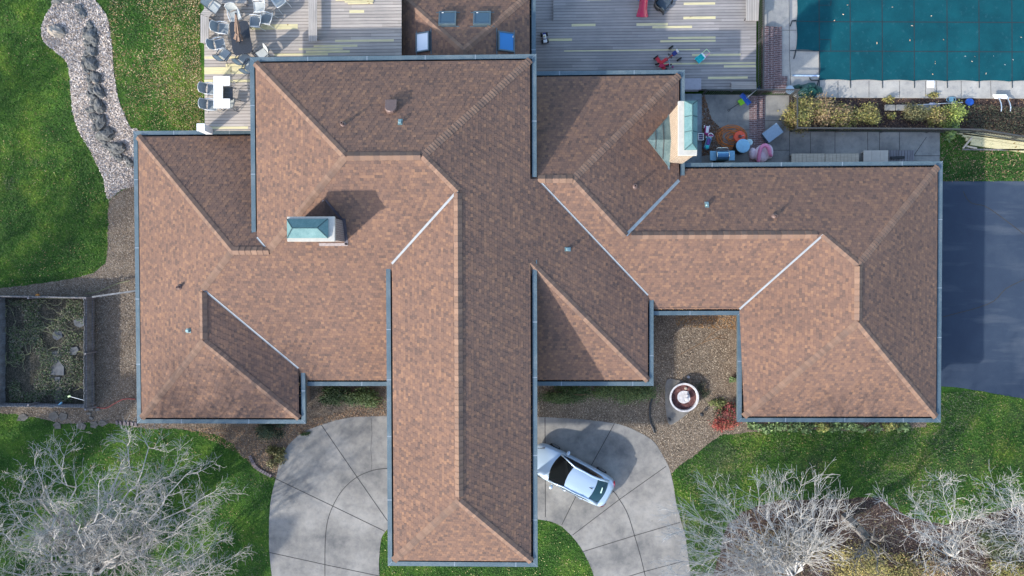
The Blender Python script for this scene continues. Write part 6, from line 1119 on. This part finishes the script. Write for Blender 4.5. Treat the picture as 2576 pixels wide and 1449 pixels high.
DG = [(.028, .055, .016), (.040, .075, .020), (.055, .095, .026), (.020, .040, .014)]; YG = [(.20, .19, .04), (.26, .23, .06), (.13, .14, .035), (.17, .12, .05), (.32, .27, .09)]; YL = [(.36, .29, .085), (.30, .26, .08), (.22, .20, .07), (.19, .15, .07)]; TAN = [(.30, .20, .10), (.36, .25, .13), (.24, .22, .06), (.20, .13, .07)]; HO = [(.09, .16, .05), (.13, .20, .07), (.18, .26, .10), (.07, .12, .04)]
shrub('hedge', 'dark clipped hedge beneath the eave left of the porch', 850, 1000, (1.35, .62, .8), 3800, .10, DG, 'hedge', None, 22); shrub('hedge', 'lighter clipped hedge beneath the eave touching the porch gutter', 922, 1000, (1.15, .62, .85), 3800, .10, [(.06, .10, .025), (.09, .13, .035), (.045, .08, .02)], 'hedge', None, 22)
shrub('hedge', 'long green hedge in front of the right front wing, porch end', 1425, 993, (1.7, .55, .8), 4500, .10, [(.06, .10, .028), (.085, .13, .035), (.045, .08, .022)], 'hedge', None, 26); shrub('hedge', 'bushier yellow-green end of the front hedge beside the courtyard', 1572, 990, (1.95, .62, .9), 5600, .10, [(.075, .12, .03), (.10, .15, .04), (.14, .18, .055), (.05, .085, .022)], 'hedge', None, 28)
shrub('evergreen_shrub', 'dark evergreen shrub under the front gutter of the left gable', 676, 1082, (.85, .75, .9), 3200, .09, [(.018, .036, .016), (.026, .05, .02), (.035, .065, .026)])
shrub('ornamental_grass', 'straw-yellow tuft of grass inside the curved brick edging', 690, 1150, (.7, .55, .5), 1500, .16, [(.20, .18, .06), (.14, .13, .04), (.26, .22, .10)], 'grass clump', None, 8, .9)
shrub('fern_tuft', 'small green tuft at the edge of the left driveway lobe', 866, 1178 - 0 * 1, (.22, .18, .2), 160, .08, DG, 'plant', None, 4, .7) if False else None
shrub('weed_tuft', 'small green weed tuft at the upper rim of the left driveway lobe', 762, 1088, (.40, .2, .2), 350, .09, DG, 'plant', None, 5, .7)
shrub('red_shrub', 'bright red autumn shrub at the courtyard corner by the lawn', 1826, 1066, (.95, .48, .55), 1500, .09, [(.34, .055, .045), (.27, .045, .035), (.42, .12, .085), (.17, .07, .035)], clumps=14); shrub('red_shrub', 'dark red and green shrub tucked under the courtyard gutter', 1838, 1036, (.80, .55, .8), 1700, .09, [(.12, .02, .025), (.06, .07, .02), (.28, .04, .05), (.04, .045, .02)], clumps=12)
shrub('green_plant', 'sprawling yellow-green plant beside the fountain court wall', 1802, 1016, (.7, .35, .3), 700, .10, [(.12, .16, .04), (.17, .19, .06), (.08, .10, .03)], 'plant', None, 9); shrub('green_plant', 'single small green plant against the courtyard gutter', 1846, 955, (.28, .22, .3), 260, .11, HO, 'plant', None, 5); shrub('dry_bush', 'thin dark bush beside the fountain rim', 1768, 985, (.38, .65, .35), 800, .06, [(.035, .04, .03), (.055, .07, .035), (.08, .10, .04)], 'bush', None, 8)
HP = ['leftmost hosta of the row below the right gable, beside the red shrub', 'second hosta from the red shrub', 'third hosta from the red shrub', 'fourth hosta from the red shrub', 'fifth hosta from the red shrub', 'hosta left of the middle of the row below the right gable', 'hosta right of the middle of the row below the right gable', 'fifth hosta from the right end of the row', 'fourth hosta from the right end of the row', 'third hosta from the right end of the row', 'second hosta from the right end of the row', 'rightmost hosta of the row below the right gable']
for k in range(12): shrub('hosta', HP[k], 1896 + k * 34, 1074 + 3 * math.sin(k * 1.7), (.48, .34, .35), 230, .19, [(.20, .24, .06), (.26, .25, .07)] if k in (5, 10) else HO, 'hosta', 'hostas below the right gable', 9, .45, 0., 3)
shrub('yellow_shrub', 'dense yellow-leaved shrub right of the silvery tree at the bottom edge', 2165, 1425, (2.1, 1.3, 1.6), 5200, .10, YL, clumps=26); shrub('yellow_shrub', 'second yellow shrub towards the forked pale tree', 2262, 1445, (1.4, 1.0, 1.3), 2600, .10, YG, clumps=16); shrub('yellow_shrub', 'sparse olive-yellow shrub under the silvery tree', 1970, 1392, (2.6, 1.6, 1.1), 4200, .10, [(.16, .14, .055), (.13, .10, .05), (.22, .18, .075), (.20, .14, .08)], clumps=24); shrub('tan_shrub', 'low tan brush between the leaning trunk and the forked pale tree', 2330, 1430, (1.8, 1.1, .9), 2600, .10, TAN, clumps=16)
shrub('evergreen_shrub', 'dark green shrub under the tree at the right edge', 2520, 1370, (1.3, 1.2, 1.3), 3800, .09, [(.030, .05, .018), (.045, .07, .022), (.07, .085, .03)], clumps=18); shrub('olive_shrub', 'pale olive shrub in the bottom right corner', 2545, 1440, (1.3, .8, 1.0), 2400, .10, YG, clumps=14)
for u, v, r, n, pal, lb in [(2022, 286, (1.15, 1.05, 1.3), 5600, YG, 'yellow-green shrub filling the left end of the poolside bed'), (2078, 288, (1.25, 1.0, 1.15), 5000, TAN, 'tan withered shrub beside the yellow-green one'), (2124, 294, (1.05, .8, .9), 3000, TAN + YG, 'mixed tan and green shrub leaning right in the poolside bed'), (2190, 292, (.95, .7, .75), 2200, YG, 'loose yellow-green shrub below the edging blocks'), (2236, 250, (.35, .22, .5), 300, YG, 'thin pale sprig by the pool terrace edge'), (2244, 292, (.32, .25, .35), 320, YG, 'small round yellow-green plant alone on bare soil'), (2304, 288, (.85, .65, .7), 1900, [(.13, .13, .05), (.17, .15, .06), (.10, .09, .04)], 'dull olive shrub left of the bright lime shrub'), (2358, 290, (.9, .7, .8), 2200, YG, 'olive-green shrub below the grey cover plate'), (2398, 284, (.85, .75, .9), 1900, [(.30, .36, .07), (.22, .28, .06), (.16, .20, .05)], 'bright lime shrub below the blue net'), (2392, 330, (.5, .45, .6), 420, [(.26, .36, .08), (.18, .26, .07), (.10, .16, .06)], 'big-leaved lime plant poking through the pool fence'), (2348, 240, (.38, .2, .3), 300, YG, 'weed tuft at the joint of the pool terrace')]:
    shrub('garden_shrub', lb, u, v, r, n, .11 if 'big-leaved' not in lb else .2, pal, 'shrub', 'shrubs of the poolside bed', 14)
# low growth nobody could count
def ground_foliage(name, poly, n, ls, pal, zr, dens=None, seed=5):
    x, y = sample(poly, n, (), dens); z = np.random.uniform(.02, zr, len(x)) + hgt(x, y); o = quads(name, x, y, z, (ls * .6, ls * 1.3), (ls * .3, ls * .7), pal, M['foliage'], .6); return tag(o, kind='stuff')
nz = lambda s, t, k=9., sd_=0: (lambda x, y: np.clip((fbm(x, y, s, sd_) - t) * k, 0, 1))
ground_foliage('garden_weeds', G([(28, 755), (212, 755), (212, 1010), (28, 1010)]), 11000, .10, [(.045, .08, .028), (.065, .11, .035), (.09, .14, .045), (.11, .10, .065), (.19, .17, .12), (.15, .14, .11)], .22, nz(.9, -.15, 3, 4))
ground_foliage('poolside_ground_cover', G([(2420, 262), (2640, 275), (2640, 355), (2420, 318)]), 4500, .09, [(.04, .045, .022), (.06, .05, .03), (.09, .06, .035), (.05, .07, .03)], .2)
ground_foliage('bed_undergrowth', BED5, 9000, .08, [(.07, .05, .04), (.10, .08, .06), (.06, .06, .03), (.13, .12, .05)], .15, nz(.5, -.2, 3, 7))
vm = thing('bean_vine', 'pale tangled vine sprawling over the upper garden and its top fence', 'vine', g3(120, 790)); rs = random.Random(9)
for k in range(34):
    u, v = rs.uniform(22, 210), rs.uniform(752, 900) if k < 26 else rs.uniform(900, 1005); a = rs.uniform(0, 6.28); P_ = []
    for i in range(9): P_.append((*g(min(222, max(20, u)), max(750, v)), .10 + .12 * abs(math.sin(i + k)))); u += 9 * math.cos(a); v += 7 * math.sin(a); a += rs.uniform(-.7, .7)
    MB().tube(curve(P_, 3), .016, 4).build('tendril', plain('pale_vine_stem', (.20, .21, .11), .9), vm, world=True)
P_ = [(*g(u, v, 1.0), 1.0) for u, v in ((190, 742), (225, 741), (265, 735), (295, 723), (328, 712), (345, 720), (360, 733), (395, 738))]; P_ = [(*g(u * 1.0, v, .1), .12) for u, v in ((215, 738), (240, 736), (270, 724), (300, 712), (326, 706))]
MB().tube(curve(P_, 3), .022, 4).build('tendril', plain('pale_vine_stem', (.20, .21, .11)), vm, world=True)
for k, (u, v, a, L, lb) in enumerate([(1765, 868, 24, 3.2, 'longest thin bare stick lying on the courtyard mulch'), (1790, 845, 40, 1.5, 'short forked stick above the longest one on the courtyard mulch'), (1800, 856, 5, 1.3, 'short level stick right of the longest one on the courtyard mulch')]):
    solo('fallen_stick', MB().tube([(-L / 2, 0, .03), (0, .12, .05), (L / 2, 0, .03)], [.012, .022, .012], 5).tube([(0, .12, .05), (L * .3, .35, .04)], .01, 4), plain('tan_stick', (.26, .17, .10), .9), lb, 'stick', g3(u, v), R(a), 'sticks on the courtyard mulch')
# ---------------------------------------------------------------- litter, chips, pebbles, grass blades
HOUSE = [[(xA, 0), (xR, 0), (xR, yA), (xA, yA)], [(xBl + .4, yBd + .4), (xBr, yBd + .4), (xBr, yBu - .4), (xBl + .4, yBu - .4)], [(xBr, yS), (xR, yS), (xR, 3), (xBr, 3)], [(xC + .3, yC + .3), (xR - .3, yC + .3), (xR - .3, yS), (xC + .3, yS)], [(xR, yD), (xD, yD), (xD, 6), (xR, 6)], [(xD, yS2), (xG, yS2), (xG, yE), (xD, yE)], [(xGl + .3, yG + .3), (xG - .3, yG + .3), (xG - .3, yE), (xGl + .3, yE)]]
DECKP = GH([(516, -80), (1010, -80), (1010, 345), (516, 345)]); NOGRASS = HOUSE + [GRAVEL, MUL1, MUL2, MUL3, BED5, BED4, GARD, DRV, ASP, DECKP]
GOLD = [(.36, .25, .11), (.30, .19, .085), (.43, .33, .17), (.22, .13, .065), (.48, .39, .23)]
def litter(name, poly, n, dens=None, sz=(.07, .14), pal=GOLD, excl=(), z=0.012, tilt=.3, ww=(.03, .06)):
    x, y = sample(poly, n, excl, dens); return tag(quads(name, x, y, hgt(x, y) + z, sz, ww, pal, M['leaf'], tilt), kind='stuff')
LEAFL = GH([(268, -10), (512, -10), (512, 335), (340, 335), (312, 286), (289, 195), (275, 57)])
gx0, gx1 = LEAFL[0][0], LEAFL[1][0]
litter('lawn_leaves', LEAFL, 6200, lambda x, y: np.clip(.20 + .85 * smst((x - gx0) / (gx1 - gx0)) ** 1.8 + .55 * fbm(x, y, .5, 2) + .4 * fbm(x, y, 1.7, 5), 0.03, 1), (.06, .11), excl=NOGRASS)
litter('front_lawn_leaves', G([(1600, 1060), (2640, 1000), (2640, 1330), (1600, 1460)]), 950, nz(.4, -.3, 2, 3), (.06, .12), [(.40, .33, .15), (.34, .26, .11), (.28, .19, .10)], NOGRASS)
litter('porch_lawn_leaves', G([(960, 1290), (1500, 1290), (1500, 1470), (960, 1470)]), 320, None, (.06, .12), [(.50, .44, .20), (.40, .34, .14)], NOGRASS)
litter('left_lawn_leaves', GH([(-40, -10), (270, -10), (270, 720), (-40, 720)]), 650, nz(.35, -.2, 2, 6), (.05, .11), GOLD, NOGRASS)
litter('lower_left_lawn_leaves', G([(-40, 1040), (700, 1040), (700, 1470), (-40, 1470)]), 900, nz(.35, -.1, 2, 8), (.05, .11), GOLD, NOGRASS)
litter('corner_lawn_leaves', G([(2364, 334), (2640, 370), (2640, 456), (2364, 456)]), 950, None, (.09, .16), [(.36, .22, .13), (.44, .30, .18), (.26, .15, .09)], HOUSE)
litter('patio_leaves', G([(1766, 240), (1772, 240), (1790, 300), (1815, 325), (1820, 350), (1812, 372), (1780, 392), (1766, 392)], .29), 1900, None, (.05, .10), [(.12, .06, .03), (.17, .09, .05), (.24, .13, .07), (.07, .04, .025)], (), .29)
litter('bed_leaves', G([(460, 1075), (700, 1075), (960, 1010), (970, 1045), (760, 1085), (695, 1200), (640, 1175), (600, 1140)]), 2600, None, (.05, .11), [(.26, .15, .08), (.34, .21, .12), (.18, .10, .06), (.42, .29, .17)], [DRV] + HOUSE, .03)
litter('courtyard_leaves', G([(1700, 785), (1850, 785), (1850, 830), (1700, 820)]), 700, None, (.05, .10), [(.34, .20, .08), (.26, .14, .06)], (), .03)
litter('poolside_leaves', BED4, 1500, None, (.06, .12), [(.20, .11, .06), (.28, .17, .09), (.12, .07, .04)], (), .02)
litter('cover_leaves', G([(2080, 3), (2570, 3), (2570, 195), (2080, 195)], .14), 20, None, (.06, .15), [(.60, .45, .30), (.5, .5, .45), (.55, .35, .2)], (), .142)
def chips(name, poly, n, pal, sz, ww, z=.018, excl=(), tilt=.4): x, y = sample(poly, n, excl); return tag(quads(name, x, y, hgt(x, y) + z, sz, ww, pal, M['chip'], tilt), kind='stuff')
MC = [(.42, .345, .25), (.32, .25, .18), (.20, .15, .105), (.54, .46, .35), (.11, .085, .06)]
chips('mulch_chips', MUL3, 20000, MC, (.04, .115), (.015, .035), .018, [DRV] + HOUSE); chips('strip_chips', MUL1, 13000, [(.31, .265, .215), (.21, .175, .14), (.41, .355, .29), (.12, .095, .075)], (.05, .13), (.02, .04), .016, [GARD] + HOUSE); chips('shrub_bed_chips', BED5, 11000, [(.20, .145, .115), (.13, .09, .075), (.30, .23, .18), (.24, .20, .11)], (.06, .15), (.02, .05), .016); chips('bed_chips', MUL2, 5000, [(.20, .14, .10), (.13, .09, .07), (.28, .2, .14)], (.05, .13), (.02, .04), .016, [DRV] + HOUSE)
chips('gravel_stones', GRAVEL, 16000, [(.54, .49, .45), (.64, .59, .55), (.42, .37, .33), (.29, .245, .21), (.47, .39, .32)], (.06, .13), (.05, .10), .032, HOUSE, .45)
BL = [(.054, .122, .015), (.082, .158, .023), (.120, .188, .032), (.038, .090, .013), (.145, .160, .045)]
DRY = [(.15, .135, .07), (.19, .165, .095), (.11, .12, .045), (.08, .12, .03)]
def blades(poly, n, nm, pal=BL, dry=-.55):
    x, y = sample(poly, n, NOGRASS); q = fbm(x, y, .23, 9) + .6 * fbm(x, y, .8, 4) + dry; k = np.random.rand(len(x)) < np.clip(q * 2.6 + .1, 0, .8)
    for m_, p_, s_ in ((~k, pal, ''), (k, DRY, 'dry_')): tag(quads(s_ + nm, x[m_], y[m_], hgt(x[m_], y[m_]) + .012, (.07, .16), (.02, .045), p_, M['blade'], .55), kind='stuff')
blades(GH([(-60, -20), (512, -20), (512, 340), (340, 600), (260, 740), (-60, 740)]), 52000, 'grass_blades'); blades(G([(-60, 1030), (720, 1030), (720, 1470), (-60, 1470)]), 30000, 'lower_grass_blades', BL, -.15); blades(G([(1600, 1040), (2640, 970), (2640, 1330), (1600, 1470)]), 42000, 'front_grass_blades', BL, .06); blades(G([(950, 1270), (1520, 1270), (1520, 1470), (950, 1470)]), 9000, 'porch_grass_blades'); blades(G([(2364, 330), (2640, 330), (2640, 456), (2364, 456)]), 9000, 'corner_grass_blades')
